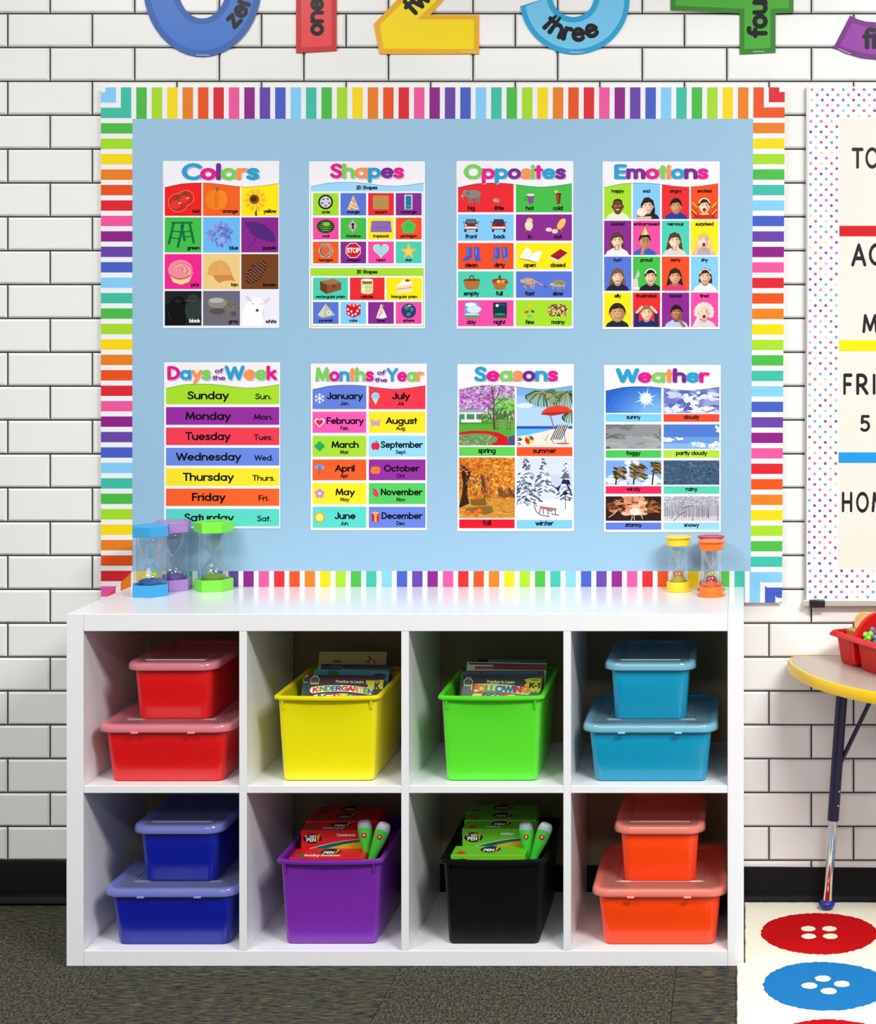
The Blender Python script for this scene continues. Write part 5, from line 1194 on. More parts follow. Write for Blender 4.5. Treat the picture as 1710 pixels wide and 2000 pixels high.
for i in range(150):
    a = r.uniform(0, 6.28); q_ = math.sqrt(r.random()); k.E(1185 + 112 * q_ * math.cos(a), 1703 + 70 * q_ * math.sin(a), 11, 7, r.choice([(30, 26, 30), (240, 236, 230), (190, 30, 36), (230, 150, 50), (90, 50, 40), (200, 190, 180), (160, 40, 50)]), 4 + i % 8, rot=r.uniform(0, 180), n=7)
for kk in cells.values(): p.done(kk)
p.wave(0, 106, 1340); p.title([('Opposites', 178, 1270, 272, 152, [GR_, MG, CY, PU, OR_, GR_, MG, CY, PU], 2.3)])

# ---- Emotions
p = Poster(1160, 300, (90, 85, 1362, 1905), 'emotions poster with sixteen portrait squares, top right of the board')
ex = [(107, 402), (420, 714), (733, 1030), (1048, 1344)]
ey = [(310, 710), (728, 1100), (1118, 1488), (1508, 1880)]
names = [['happy', 'sad', 'angry', 'excited'], ['scared', 'embarrassed', 'nervous', 'surprised'], ['hurt', 'proud', 'sorry', 'shy'], ['silly', 'frustrated', 'bored', 'tired']]
ecol = [[cL, cB, (236, 44, 48), (246, 80, 28)], [cP, cK, cT, cY], [cS, cG, (246, 78, 36), cB], [cY, (236, 44, 48), cP, cK]]
light, tanc, brn, dkb = (240, 196, 168), (214, 160, 120), (120, 66, 40), (92, 52, 36)
kids = {  # skin, hair, hairstyle, shirt, mouth, x-offset, extras
 (0, 0): (brn, (50, 30, 26), 'bald', (226, 240, 200), 'smile', 0, ''), (1, 0): ((236, 190, 160), (30, 22, 24), 'bob', (30, 30, 40), 'sad', 12, 'toy'),
 (2, 0): ((206, 140, 100), (24, 20, 22), 'short', (40, 60, 160), 'sad', 4, ''), (3, 0): (light, (60, 30, 24), 'band', (214, 40, 30), 'open', -2, 'stripes'),
 (0, 1): (light, (92, 58, 40), 'long', (244, 232, 240), 'sad', -6, 'hands'), (1, 1): ((200, 140, 104), (40, 26, 24), 'short', (46, 100, 190), 'none', -20, 'party'),
 (2, 1): (light, (84, 54, 38), 'vlong', (222, 214, 206), 'none', -10, 'hands'), (3, 1): ((244, 204, 176), (224, 190, 120), 'short', (180, 170, 190), 'open', -8, 'cheeks'),
 (0, 2): ((232, 190, 160), (120, 84, 54), 'vlong', (30, 36, 70), 'smile', -2, ''), (1, 2): ((238, 190, 156), (24, 20, 24), 'cap', (32, 34, 48), 'smile', 44, 'trophy'),
 (2, 2): (tanc, (52, 32, 28), 'vlong', (226, 60, 110), 'sad', -6, ''), (3, 2): ((232, 180, 146), (60, 40, 34), 'bandlong', (240, 240, 240), 'smile', 6, ''),
 (0, 3): ((196, 146, 96), (52, 34, 26), 'short', (30, 40, 60), 'smile', -4, 'big'), (1, 3): (light, (150, 104, 62), 'short', (26, 44, 110), 'sad', 0, 'head'),
 (2, 3): ((170, 110, 76), (30, 22, 22), 'short', (180, 206, 240), 'none', 10, 'cheek1'), (3, 3): ((244, 204, 184), (236, 220, 200), 'wavy', (224, 210, 206), 'open', -6, 'yawn')}
for j in range(4):
    for i in range(4):
        x0, x1 = ex[i]; y0, y1 = ey[j]; k = p.cell(x0, y0, x1, y1, ecol[j][i])
        k.T(names[j][i], (x0 + x1) / 2, y0 + (112 if j == 0 else 52), 38, K, 20, t=1.9, fit=(x0 + 8, x1 - 8) if names[j][i] == 'embarrassed' else None)
        sk, hr, st, sh, mo, dx, exx = kids[i, j]
        cx = (x0 + x1) / 2 + dx; cy = y1 - 152; rx, ry = 58, 74
        if exx == 'big': rx, ry = 84, 96; cy = y1 - 150
        if j == 0: cy = y1 - 140
        dk = tuple(int(v * .78) for v in sk); hl = tuple(min(255, int(v * 1.08 + 6)) for v in sk)
        if st in ('vlong', 'bandlong'): k.P([(cx - 70, cy - 20), (cx - 50, cy - 74), (cx, cy - 98), (cx + 50, cy - 74), (cx + 70, cy - 20), (cx + 92, cy + 120), (cx + 70, y1), (cx - 78, y1), (cx - 96, cy + 110)] if st == 'vlong' else [(cx - 66, cy), (cx - 50, cy - 78), (cx, cy - 98), (cx + 52, cy - 78), (cx + 74, cy), (cx + 78, cy + 70), (cx - 70, cy + 60)], hr, 2)
        if st in ('long', 'bob'): k.P([(cx - 76, cy + 60), (cx - 74, cy - 20), (cx - 40, cy - 88), (cx + 10, cy - 98), (cx + 62, cy - 60), (cx + 80, cy + 30), (cx + 78, cy + 90), (cx - 70, cy + 80)], hr, 2)
        if st == 'wavy': [k.E(cx + 74 * math.cos(a), cy - 8 + 78 * math.sin(a), 36, 32, hr, 2) for a in [-3.4 + .42 * q_ for q_ in range(10)]]
        k.P([(cx - 130, y1 + 5), (cx - 108, y1 - 40), (cx - 44, y1 - 76), (cx + 44, y1 - 76), (cx + 108, y1 - 40), (cx + 130, y1 + 5)], sh, 3)
        k.P([(cx - 28, cy + 40), (cx + 28, cy + 40), (cx + 34, y1 - 64), (cx, y1 - 48), (cx - 34, y1 - 64)], dk, 4)
        if exx == 'stripes':
            for s in (-1, 1): [k.L([(cx + s * 130, cy - 40 + 26 * q_), (cx + s * 84, cy + 10 + 26 * q_)], 9, c_, 4) for q_, c_ in enumerate([(240, 220, 60), (60, 140, 60), (214, 40, 30), (240, 220, 60), (40, 40, 60)])]
            k.E(cx, cy + 84, 58, 12, (240, 210, 80), 5)
        k.E(cx, cy, rx, ry, sk, 5, n=24); k.E(cx - rx + 2, cy + 6, 11, 18, dk, 4); k.E(cx + rx - 2, cy + 6, 11, 18, dk, 4)
        k.E(cx + rx * .5, cy + 4, rx * .42, ry * .75, tuple(int(v * .9) for v in sk), 6); k.E(cx - 12, cy + 10, rx * .6, ry * .6, hl, 6)
        if st in ('short', 'bob', 'cap', 'band', 'long', 'vlong', 'bandlong'):
            k.P(arcp(cx, cy - 6, rx + 7, ry + 9, 176, 364, 18) + [(cx + rx * .88, cy - ry * .1), (cx + rx * .76, cy - ry * .42), (cx + rx * .3, cy - ry * .6), (cx - rx * .2, cy - ry * .48), (cx - rx * .68, cy - ry * .42), (cx - rx * .9, cy - ry * .06)], hr, 8)
            k.L([(cx - rx * .5, cy - ry * .8), (cx - rx * .1, cy - ry * .95), (cx + rx * .3, cy - ry * .88)], 5, tuple(min(255, v + 26) for v in hr), 9)
        if st == 'bald': k.E(cx, cy - ry * .62, rx * .86, 34, (66, 44, 40), 7); k.E(cx - 4, cy - ry * .36, rx * .74, 28, sk, 8)
        if st in ('band', 'bandlong', 'cap'): k.L(arcp(cx, cy - 12, rx + 2, ry - 2, 200, 340, 12), 12, (244, 240, 236), 10)
        for s in (-1, 1):
            k.E(cx + s * 22, cy - 4, 11, 5.5, (250, 246, 240), 11, n=10); k.E(cx + s * 22, cy - 4, 5, 5.5, (36, 24, 24), 12, n=8)
            k.L([(cx + s * 34, cy - 20 + (6 if mo == 'sad' else 0)), (cx + s * 12, cy - 20 + (0 if mo == 'sad' else 0) + (6 if st == 'short' and mo == 'sad' else 0))], 5, tuple(int(v * .7) for v in hr) if st != 'bald' else (40, 26, 24), 12)
        k.L([(cx + 2, cy + 4), (cx + 7, cy + 22), (cx - 4, cy + 24)], 4, dk, 12)
        if mo == 'smile': k.P(arcp(cx, cy + 32, 26, 20, 0, 180, 10), (170, 60, 60), 12); k.P(arcp(cx, cy + 33, 20, 9, 0, 180, 8), (250, 248, 246), 13)
        if mo == 'sad': k.L(arcp(cx, cy + 52, 18, 10, 205, 335, 6), 6, (176, 90, 86), 12)
        if mo == 'open': k.E(cx, cy + 42, 17, 22, (110, 20, 30), 12); k.E(cx, cy + 52, 10, 8, (206, 90, 96), 13)
        if exx == 'toy': k.E(cx - 66, cy + 66, 56, 46, (244, 224, 214), 14); k.E(cx - 80, cy + 70, 22, 18, (250, 240, 236), 15); k.L([(cx - 110, y1 - 12), (cx + 30, y1 - 16)], 26, sk, 16)
        if exx == 'hands': [k.E(cx + q_ * 17 - 18, cy + 76, 12, 24, (hl if q_ % 2 else dk), 15, rot=q_ * 9 - 12, n=10) for q_ in range(4)]
        if exx == 'party': k.P([(cx + 4, y0 + 60), (cx - 40, cy - 62), (cx + 44, cy - 70)], (222, 196, 60), 16); k.P([(cx + 4, y0 + 60), (cx - 4, cy - 66), (cx + 20, cy - 66)], (250, 240, 150), 17); [k.E(cx - 20 + q_ * 16, cy - 10, 10, 34, dk if q_ % 2 else sk, 15, rot=12, n=10) for q_ in range(4)]; k.L([(cx - 6, cy + 20), (cx - 30, y1)], 34, sk, 14)
        if exx in ('cheeks',): [k.E(cx + s * 62, cy + 16, 17, 44, sk, 14, rot=s * 14) or k.L([(cx + s * 66, cy + 44), (cx + s * 96, y1)], 34, tuple(int(v * .95) for v in sk), 13) for s in (-1, 1)]
        if exx == 'head': [k.L([(cx + s * 112, y1), (cx + s * 104, cy - 10)], 46, sh, 13) or k.L([(cx + s * 106, cy - 6), (cx + s * 50, cy - 64)], 28, sk, 14) for s in (-1, 1)]
        if exx == 'cheek1': k.E(cx + 42, cy + 34, 19, 50, dk, 14, rot=30); k.L([(cx + 30, cy + 74), (cx + 84, y1)], 32, sk, 13)
        if exx == 'yawn': k.E(cx - 30, cy + 16, 42, 22, sk, 14, rot=-30); k.L([(cx - 52, cy + 40), (cx - 110, y1)], 34, (236, 220, 216), 13)
        if exx == 'trophy': k.P([(420, y1 - 130), (472, y1 - 130), (480, y1 - 20), (424, y1 - 10)], (214, 214, 200), 5); k.P([(440, y1 - 140), (480, y1 - 235), (494, y1 - 170), (462, y1 - 130)], (196, 206, 190), 5); k.R(424, y1 - 40, 490, y1 - 10, (240, 240, 236), 6)
        p.done(k)
p.wave(0, 107, 1344); p.title([('Emotions', 224, 1232, 272, 150, [CY, PU, MG, GR_, OR_, CY, PU, MG], 2.4)])

# ---- Days of the Week
p = Poster(300, 695, (112, 70, 1372, 1872), 'days of the week poster with seven coloured bars, bottom left of the board')
dd = [('Sunday', 'Sun.', cL, 300, 525), ('Monday', 'Mon.', (150, 46, 160), 556, 748), ('Tuesday', 'Tues.', (240, 62, 84), 778, 968), ('Wednesday', 'Wed.', (104, 136, 226), 998, 1190), ('Thursday', 'Thurs.', (246, 228, 44), 1220, 1410), ('Friday', 'Fri.', (246, 98, 42), 1440, 1628), ('Saturday', 'Sat.', (90, 212, 196), 1660, 1850)]
fits = [(365, 812), (345, 835), (345, 830), (245, 945), (318, 866), (414, 776), (330, 866)]
fit2 = [(1100, 1280), (1086, 1296), (1088, 1292), (1092, 1298), (1072, 1318), (1136, 1252), (1120, 1276)]
for (a, b, c, y0, y1), f1, f2 in zip(dd, fits, fit2):
    k = p.cell(134, y0, 1362, y1, c); yb = y1 - 54; k.T(a, 0, yb, 86, K, 6, t=1.75, fit=f1); k.T(b, 0, yb, 62, K, 6, t=1.6, fit=f2); p.done(k)
p.wave(-14, 134, 1362)
p.title([('Days', 152, 616, 256, 140, [MG, CY, OR_, GR_], 2.3), ('Week', 780, 1328, 256, 145, [CY, OR_, GR_, MG], 2.3), ('of', 664, 750, 186, 50, [PU, PU], 1.9), ('the', 640, 778, 262, 50, [PU] * 3, 1.9)])

# ---- Months of the Year
p = Poster(590, 695, (92, 84, 1352, 1892), 'months of the year poster with twelve coloured bars, second in the bottom row')
my = [(300, 578), (606, 836), (866, 1094), (1124, 1350), (1380, 1608), (1638, 1866)]
ML = [('January', 'Jan.', (100, 128, 220)), ('February', 'Feb.', (246, 92, 180)), ('March', 'Mar.', (166, 220, 60)), ('April', 'Apr.', (246, 96, 44)), ('May', 'May', (246, 230, 40)), ('June', 'Jun.', (90, 214, 200))]
MR = [('July', 'Jul.', (240, 58, 76)), ('August', 'Aug.', (246, 230, 40)), ('September', 'Sept.', (148, 218, 250)), ('October', 'Oct.', (150, 48, 160)), ('November', 'Nov.', (84, 204, 96)), ('December', 'Dec.', (104, 132, 220))]
fl_ = [(270, 656), (264, 664), (318, 614), (356, 570), (362, 568), (356, 578)]; fr_ = [(980, 1166), (908, 1246), (852, 1304), (886, 1268), (852, 1300), (860, 1300)]
def icon(k, n, x, y):
    wh = (244, 244, 252)
    if n == 0:
        for i in range(3): a = i * 1.0472 + .5236; k.L([(x - 52*math.cos(a), y - 52*math.sin(a)), (x + 52*math.cos(a), y + 52*math.sin(a))], 9, wh, 6)
        for i in range(6): a = i * 1.0472 + .5236; cx, cy = x + 34*math.cos(a), y + 34*math.sin(a); [k.L([(cx, cy), (cx + 18*math.cos(a + s), cy + 18*math.sin(a + s))], 7, wh, 6) for s in (-.9, .9)]
    if n == 1: k.P(heart(x, y, 56), wh, 6); k.P(heart(x, y, 40), (232, 26, 66), 7)
    if n == 2: [k.E(x + 28 * a, y + 26 * b, 26, 25, (40, 170, 80), 6) for a, b in ((-1, 0), (1, 0), (0, -1), (0, 1))]; k.L([(x, y), (x + 6, y + 52)], 6, (40, 150, 70), 6)
    if n == 3: k.P(arcp(x, y - 10, 54, 48, 180, 360, 16), (110, 176, 240), 6); k.P(arcp(x, y - 10, 22, 48, 180, 360, 10), (70, 140, 220), 7); k.L([(x, y - 10), (x, y + 40), (x - 14, y + 46)], 5, (120, 60, 70), 6)
    if n == 4: [k.E(x + 34 * math.cos(i * 1.2566 - 1.57), y + 34 * math.sin(i * 1.2566 - 1.57), 22, 20, (196, 140, 216), 6) for i in range(5)]; k.E(x, y, 15, 15, (250, 236, 180), 7)
    if n == 5: [k.L([(x, y), (x + 60 * math.cos(i * .3927), y + 60 * math.sin(i * .3927))], 9, (246, 150, 40), 5) for i in range(16)]; k.E(x, y, 48, 48, (240, 160, 50), 6); k.E(x, y, 41, 41, (252, 232, 90), 7)
    if n == 6: k.P([(x - 30, y + 6), (x + 30, y + 6), (x, y + 74)], (248, 214, 170), 6); k.E(x, y - 24, 42, 40, wh, 6); k.E(x, y - 24, 37, 36, (130, 210, 246), 7)
    if n == 7: [k.P([(x, y), (x + s * 56, y - 44), (x + s * 46, y + 8), (x + s * 42, y + 46), (x + s * 12, y + 34)], (200, 156, 216), 6) for s in (-1, 1)]; k.L([(x, y - 20), (x, y + 34)], 7, (214, 160, 80), 7)
    if n == 8: k.E(x - 18, y, 27, 40, (232, 30, 74), 6); k.E(x + 18, y, 27, 40, (232, 30, 74), 6); k.E(x + 8, y - 48, 16, 7, (40, 160, 90), 6, rot=-30)
    if n == 9: [k.E(x + q_, y + 4, 30, 40, (248, 120, 50), 6) for q_ in (-24, 24, 0)]; k.L([(x, y - 36), (x + 4, y - 50)], 8, (90, 140, 60), 6)
    if n == 10: k.P([(x - 36, y - 58), (x, y - 50), (x + 22, y - 20), (x + 34, y + 12), (x + 26, y + 38), (x, y + 34), (x - 28, y + 4), (x - 24, y - 24)], (226, 40, 110), 6); k.L([(x - 20, y - 40), (x + 36, y + 60)], 4, (200, 120, 70), 7)
    if n == 11: k.R(x - 40, y - 34, x + 40, y + 44, (228, 30, 60), 6); k.R(x - 44, y - 40, x + 44, y - 18, (240, 60, 84), 7); k.R(x - 10, y - 40, x + 12, y + 44, (252, 196, 60), 8); k.R(x - 40, y - 34, x - 28, y + 44, (190, 20, 50), 7); [k.E(x + s * 16, y - 50, 15, 9, (252, 210, 90), 8, rot=s * 20) for s in (-1, 1)]
for col, (L_, ff, x0, x1, ix) in enumerate(((ML, fl_, 112, 694, 188), (MR, fr_, 722, 1336, 794))):
    for j, (a, b, c) in enumerate(L_):
        y0, y1 = my[j]; k = p.cell(x0, y0, x1, y1, c); cxx = 462 if col == 0 else 1072
        ym = (y0 + y1) / 2 if j else 452
        k.T(a, 0, ym + 18, 72, K, 10, t=1.8, fit=ff[j]); k.T(b, cxx, ym + 84, 42, K, 10, t=1.7); icon(k, j + col * 6, ix, ym + (10 if j == 0 else 0)); p.done(k)
p.wave(-2, 112, 1336)
p.title([('Months', 148, 772, 274, 145, [GR_, MG, CY, OR_, GR_, MG], 2.3), ('Year', 924, 1306, 276, 140, [CY, MG, GR_, OR_], 2.3), ('of', 812, 900, 206, 50, [PU] * 2, 1.9), ('the', 790, 922, 286, 50, [PU] * 3, 1.9)])

# ---- Seasons
p = Poster(875, 695, (98, 90, 1362, 1902), 'seasons poster with four landscape pictures, third in the bottom row')
def cap_(x0, y0, x1, y1, c, s): k = p.cell(x0, y0, x1, y1, c); k.T(s, (x0 + x1) / 2, y1 - 32, 56, K, 6, t=1.9); p.done(k, 'caption_bar')
k = p.cell(117, 300, 722, 970, (176, 190, 214))
k.R(117, 300, 722, 600, (196, 200, 226), 2); k.R(117, 640, 722, 970, (86, 170, 60), 3); k.R(430, 560, 722, 690, (70, 120, 60), 3); dabs(k, 440, 590, 722, 690, 40, [(50, 90, 44), (90, 130, 70), (196, 200, 170), (140, 150, 110)], 10, 26, 3.5, jit=10, seed=20)
dabs(k, 500, 430, 722, 600, 120, [(110, 190, 60), (140, 210, 80), (80, 160, 50), (150, 200, 110)], 18, 13, 4, seed=21)
dabs(k, 117, 320, 722, 480, 190, [(170, 90, 180), (196, 120, 200), (140, 70, 150), (214, 150, 214), (160, 110, 140)], 24, 10, 4, jit=50, base=-20, seed=22)
dabs(k, 117, 400, 480, 600, 190, [(176, 80, 186), (200, 110, 206), (150, 70, 160), (206, 150, 206), (190, 130, 200)], 26, 9, 5, jit=30, base=-25, seed=23)
tr = (92, 74, 70)
for q_ in ([(500, 790), (492, 640), (498, 540), (490, 470), (470, 340)], [(494, 520), (440, 470), (380, 450), (330, 470)], [(492, 500), (540, 430), (560, 340)], [(490, 480), (420, 400), (340, 380)], [(500, 540), (560, 490), (600, 470)], [(470, 420), (510, 330)]): k.L(q_, 14 if q_[0][1] > 700 else 7, tr, 9)
k.L([(500, 790), (494, 660)], 26, tr, 9)
k.P([(117, 590), (240, 575), (400, 600), (400, 612), (117, 612)], (146, 168, 176), 8); k.P([(160, 590), (230, 560), (330, 575)], (136, 120, 150), 8); k.R(117, 612, 400, 632, (214, 226, 226), 8); k.R(130, 632, 390, 712, (90, 130, 100), 7)
[k.R(x, 612, x + 20, 716, (236, 240, 246), 9) for x in (178, 284)]; k.R(140, 690, 360, 722, (226, 230, 240), 9); dabs(k, 340, 620, 430, 710, 30, [(196, 206, 150), (60, 110, 50), (110, 140, 70)], 14, 10, 9, seed=24); k.R(117, 720, 500, 740, (70, 150, 50), 8)
for y in (705, 735, 762): k.L([(520, y), (705, y + 10)], 9, (160, 150, 110), 11)
for x in (535, 640, 670): k.L([(x, 700), (x, 800)], 9, (90, 84, 60), 10)
k.P([(117, 830), (250, 812), (400, 812), (540, 830), (640, 880), (655, 930), (600, 970), (117, 970)], (206, 26, 34), 8); k.P([(117, 856), (300, 840), (450, 850), (540, 890), (520, 930), (420, 970), (117, 970)], (104, 150, 84), 9)
dabs(k, 117, 860, 470, 970, 70, [(150, 176, 130), (80, 130, 60), (214, 170, 180), (120, 160, 100)], 16, 7, 10, seed=25); k.P([(722, 860), (722, 970), (600, 970), (660, 930), (650, 880)], (86, 74, 130), 8); p.done(k, 'printed_picture')
k = p.cell(742, 300, 1346, 974, (124, 176, 232)); k.R(742, 500, 1346, 770, (176, 210, 240), 2); k.R(742, 430, 1346, 560, (150, 196, 238), 3); k.E(830, 540, 90, 30, (214, 232, 246), 4); k.R(742, 762, 1346, 794, (58, 80, 186), 4); k.R(742, 792, 1346, 870, (92, 190, 236), 4)
k.P([(742, 876), (900, 850), (1060, 815), (1150, 790), (1346, 790), (1346, 974), (742, 974)], (244, 226, 214), 5)
k.L([(1035, 430), (1075, 560), (1120, 690), (1150, 790)], 15, (140, 130, 140), 6); fr = [(74, 100, 56), (50, 76, 44), (120, 140, 90), (150, 160, 110)]
for cx, cy, n_, L_, sd in ((1035, 390, 18, 200, 1), (1290, 390, 22, 230, 2), (1340, 620, 10, 110, 3)):
    r = random.Random(sd)
    for i in range(n_):
        a = math.pi * (.02 + .96 * i / n_); ex_, ey_ = cx + L_ * math.cos(a), cy + L_ * .55 * math.sin(a) + 20; k.L([(cx, cy), ((cx + ex_) / 2, (cy + ey_) / 2 - 30), (ex_, ey_), (ex_ + 4, ey_ + 26)], 15, r.choice(fr), 7 + i % 4)
k.P([(1005, 635), (1030, 590), (1100, 552), (1200, 538), (1290, 555), (1346, 590), (1346, 610), (1280, 620), (1215, 635), (1130, 648), (1080, 640)], (226, 66, 44), 12); k.P([(1005, 635), (1060, 612), (1180, 610), (1346, 606), (1215, 632), (1130, 648)], (180, 40, 40), 13); k.L([(1200, 610), (1208, 740)], 5, (214, 214, 220), 11)
for i in range(6): k.L([(1185 + i * 22, 752), (1115 + i * 22, 905)], 9, (36, 36, 60), 12); k.L([(1196 + i * 22, 752), (1126 + i * 22, 905)], 9, (230, 226, 226), 12)
k.L([(1080, 860), (1050, 920)], 5, (60, 50, 60), 12); k.L([(1255, 770), (1270, 945)], 6, (80, 70, 80), 12); k.L([(1110, 900), (1150, 955)], 6, (80, 70, 80), 12); k.E(1240, 950, 80, 10, (150, 130, 120), 7)
k.E(880, 910, 50, 50, (246, 214, 50), 8); k.P([(880, 910), (838, 880), (832, 920), (850, 950), (878, 960)], (214, 36, 36), 9); k.P([(880, 905), (890, 862), (925, 890), (928, 915)], (50, 90, 170), 9); k.P([(876, 905), (846, 872), (866, 860), (888, 862)], (150, 214, 190), 9); dabs(k, 742, 890, 790, 974, 12, [(40, 70, 50)], 20, 6, 6, seed=5); p.done(k, 'printed_picture')
k = p.cell(117, 1102, 722, 1758, (206, 130, 40)); k.R(117, 1560, 722, 1758, (206, 142, 52), 2); k.R(540, 1430, 722, 1530, (130, 84, 44), 2)
dabs(k, 117, 1102, 722, 1500, 420, [(222, 128, 30), (240, 150, 44), (200, 100, 24), (232, 170, 90), (176, 84, 20), (246, 180, 80)], 22, 12, 3, jit=60, nl=5, seed=30)
dabs(k, 540, 1440, 722, 1530, 40, [(96, 60, 40), (150, 90, 40), (120, 80, 50)], 7, 34, 8, jit=8, seed=31); dabs(k, 117, 1540, 722, 1758, 160, [(226, 160, 60), (196, 126, 44), (240, 180, 80), (180, 110, 40)], 26, 6, 4, jit=8, seed=32)
bk = (52, 34, 28); k.P([(117, 1190), (160, 1180), (210, 1230), (250, 1230), (222, 1350), (200, 1500), (230, 1600), (120, 1650), (117, 1640), (150, 1500), (160, 1380), (140, 1260)], bk, 9); k.P([(350, 1260), (390, 1320), (410, 1470), (380, 1500), (360, 1390)], (96, 58, 34), 9)
dabs(k, 200, 1280, 480, 1540, 100, [(150, 84, 40), (120, 70, 40), (196, 130, 80), (170, 100, 50)], 9, 22, 9, jit=20, seed=33); dabs(k, 117, 1110, 400, 1260, 60, [(240, 150, 60), (226, 120, 30), (200, 96, 40)], 22, 12, 12, seed=34)
k.P([(240, 1560), (400, 1545), (415, 1600), (400, 1625), (250, 1620)], (120, 92, 40), 12); k.P([(200, 1650), (470, 1630), (490, 1690), (420, 1720), (180, 1700)], (130, 100, 44), 12); k.E(330, 1528, 36, 25, (236, 100, 24), 13)
for x, y in ((218, 1702), (305, 1702), (340, 1680)): k.E(x, y, 29, 25, (236, 96, 24), 13); k.E(x - 6, y - 6, 10, 16, (246, 130, 50), 14)
p.done(k, 'printed_picture')
k = p.cell(742, 1105, 1346, 1772, (214, 222, 246)); k.R(742, 1560, 1346, 1772, (232, 234, 250), 2); k.R(1100, 1290, 1346, 1420, (198, 208, 238), 2)
def fir(cx, top, bot, hw, seed, nn):
    r = random.Random(seed)
    for i in range(nn):
        t = r.random() ** .7; y = top + (bot - top) * t; x = cx + r.uniform(-1, 1) * hw * (t + .08)
        k.E(x, y, 30 * (.4 + t * .6), 9, r.choice([(84, 100, 120), (60, 74, 92), (110, 126, 150), (150, 164, 190), (240, 243, 252), (244, 246, 253), (232, 236, 250)]), 4 + i % 6, rot=(28 if x > cx else -28) + r.uniform(-14, 14), n=6)
fir(840, 1105, 1600, 170, 1, 210); fir(1030, 1105, 1480, 110, 2, 120); fir(1270, 1150, 1560, 90, 3, 90); fir(800, 1330, 1620, 170, 4, 110)
nv = (34, 40, 78); k.P([(1130, 1410), (1180, 1430), (1225, 1390), (1205, 1440), (1200, 1480), (1165, 1440)], nv, 12); k.P([(1225, 1385), (1240, 1340), (1310, 1345), (1330, 1400)], nv, 12); k.P([(1215, 1330), (1270, 1250), (1320, 1330)], (92, 110, 110), 11); k.L([(1270, 1480), (1270, 1660)], 6, (60, 60, 84), 12); k.P([(1240, 1490), (1270, 1460), (1300, 1490), (1285, 1510), (1250, 1510)], nv, 12); k.L([(1290, 1400), (1330, 1480)], 18, nv, 12)
k.P([(990, 1630), (1186, 1655), (1150, 1678), (1010, 1660)], (176, 120, 96), 13)
for q_ in ([(932, 1630), (955, 1690), (1000, 1725), (1100, 1745)], [(1000, 1640), (985, 1715)], [(1030, 1660), (1030, 1710)], [(1075, 1665), (1085, 1725)], [(1160, 1670), (1165, 1722)], [(1120, 1715), (1198, 1728)], [(1075, 1660), (1110, 1690), (1135, 1665)]): k.L(q_, 8, (90, 60, 84), 12)
p.done(k, 'printed_picture')
cap_(117, 988, 722, 1086, (96, 204, 84), 'spring'); cap_(742, 990, 1346, 1088, (244, 84, 44), 'summer'); cap_(119, 1774, 720, 1870, (234, 26, 46), 'fall'); cap_(742, 1780, 1344, 1874, (128, 198, 248), 'winter')
p.wave(0, 117, 1346); p.title([('Seasons', 288, 1185, 274, 152, [CY, MG, GR_, OR_, PU, CY, MG], 2.3)])

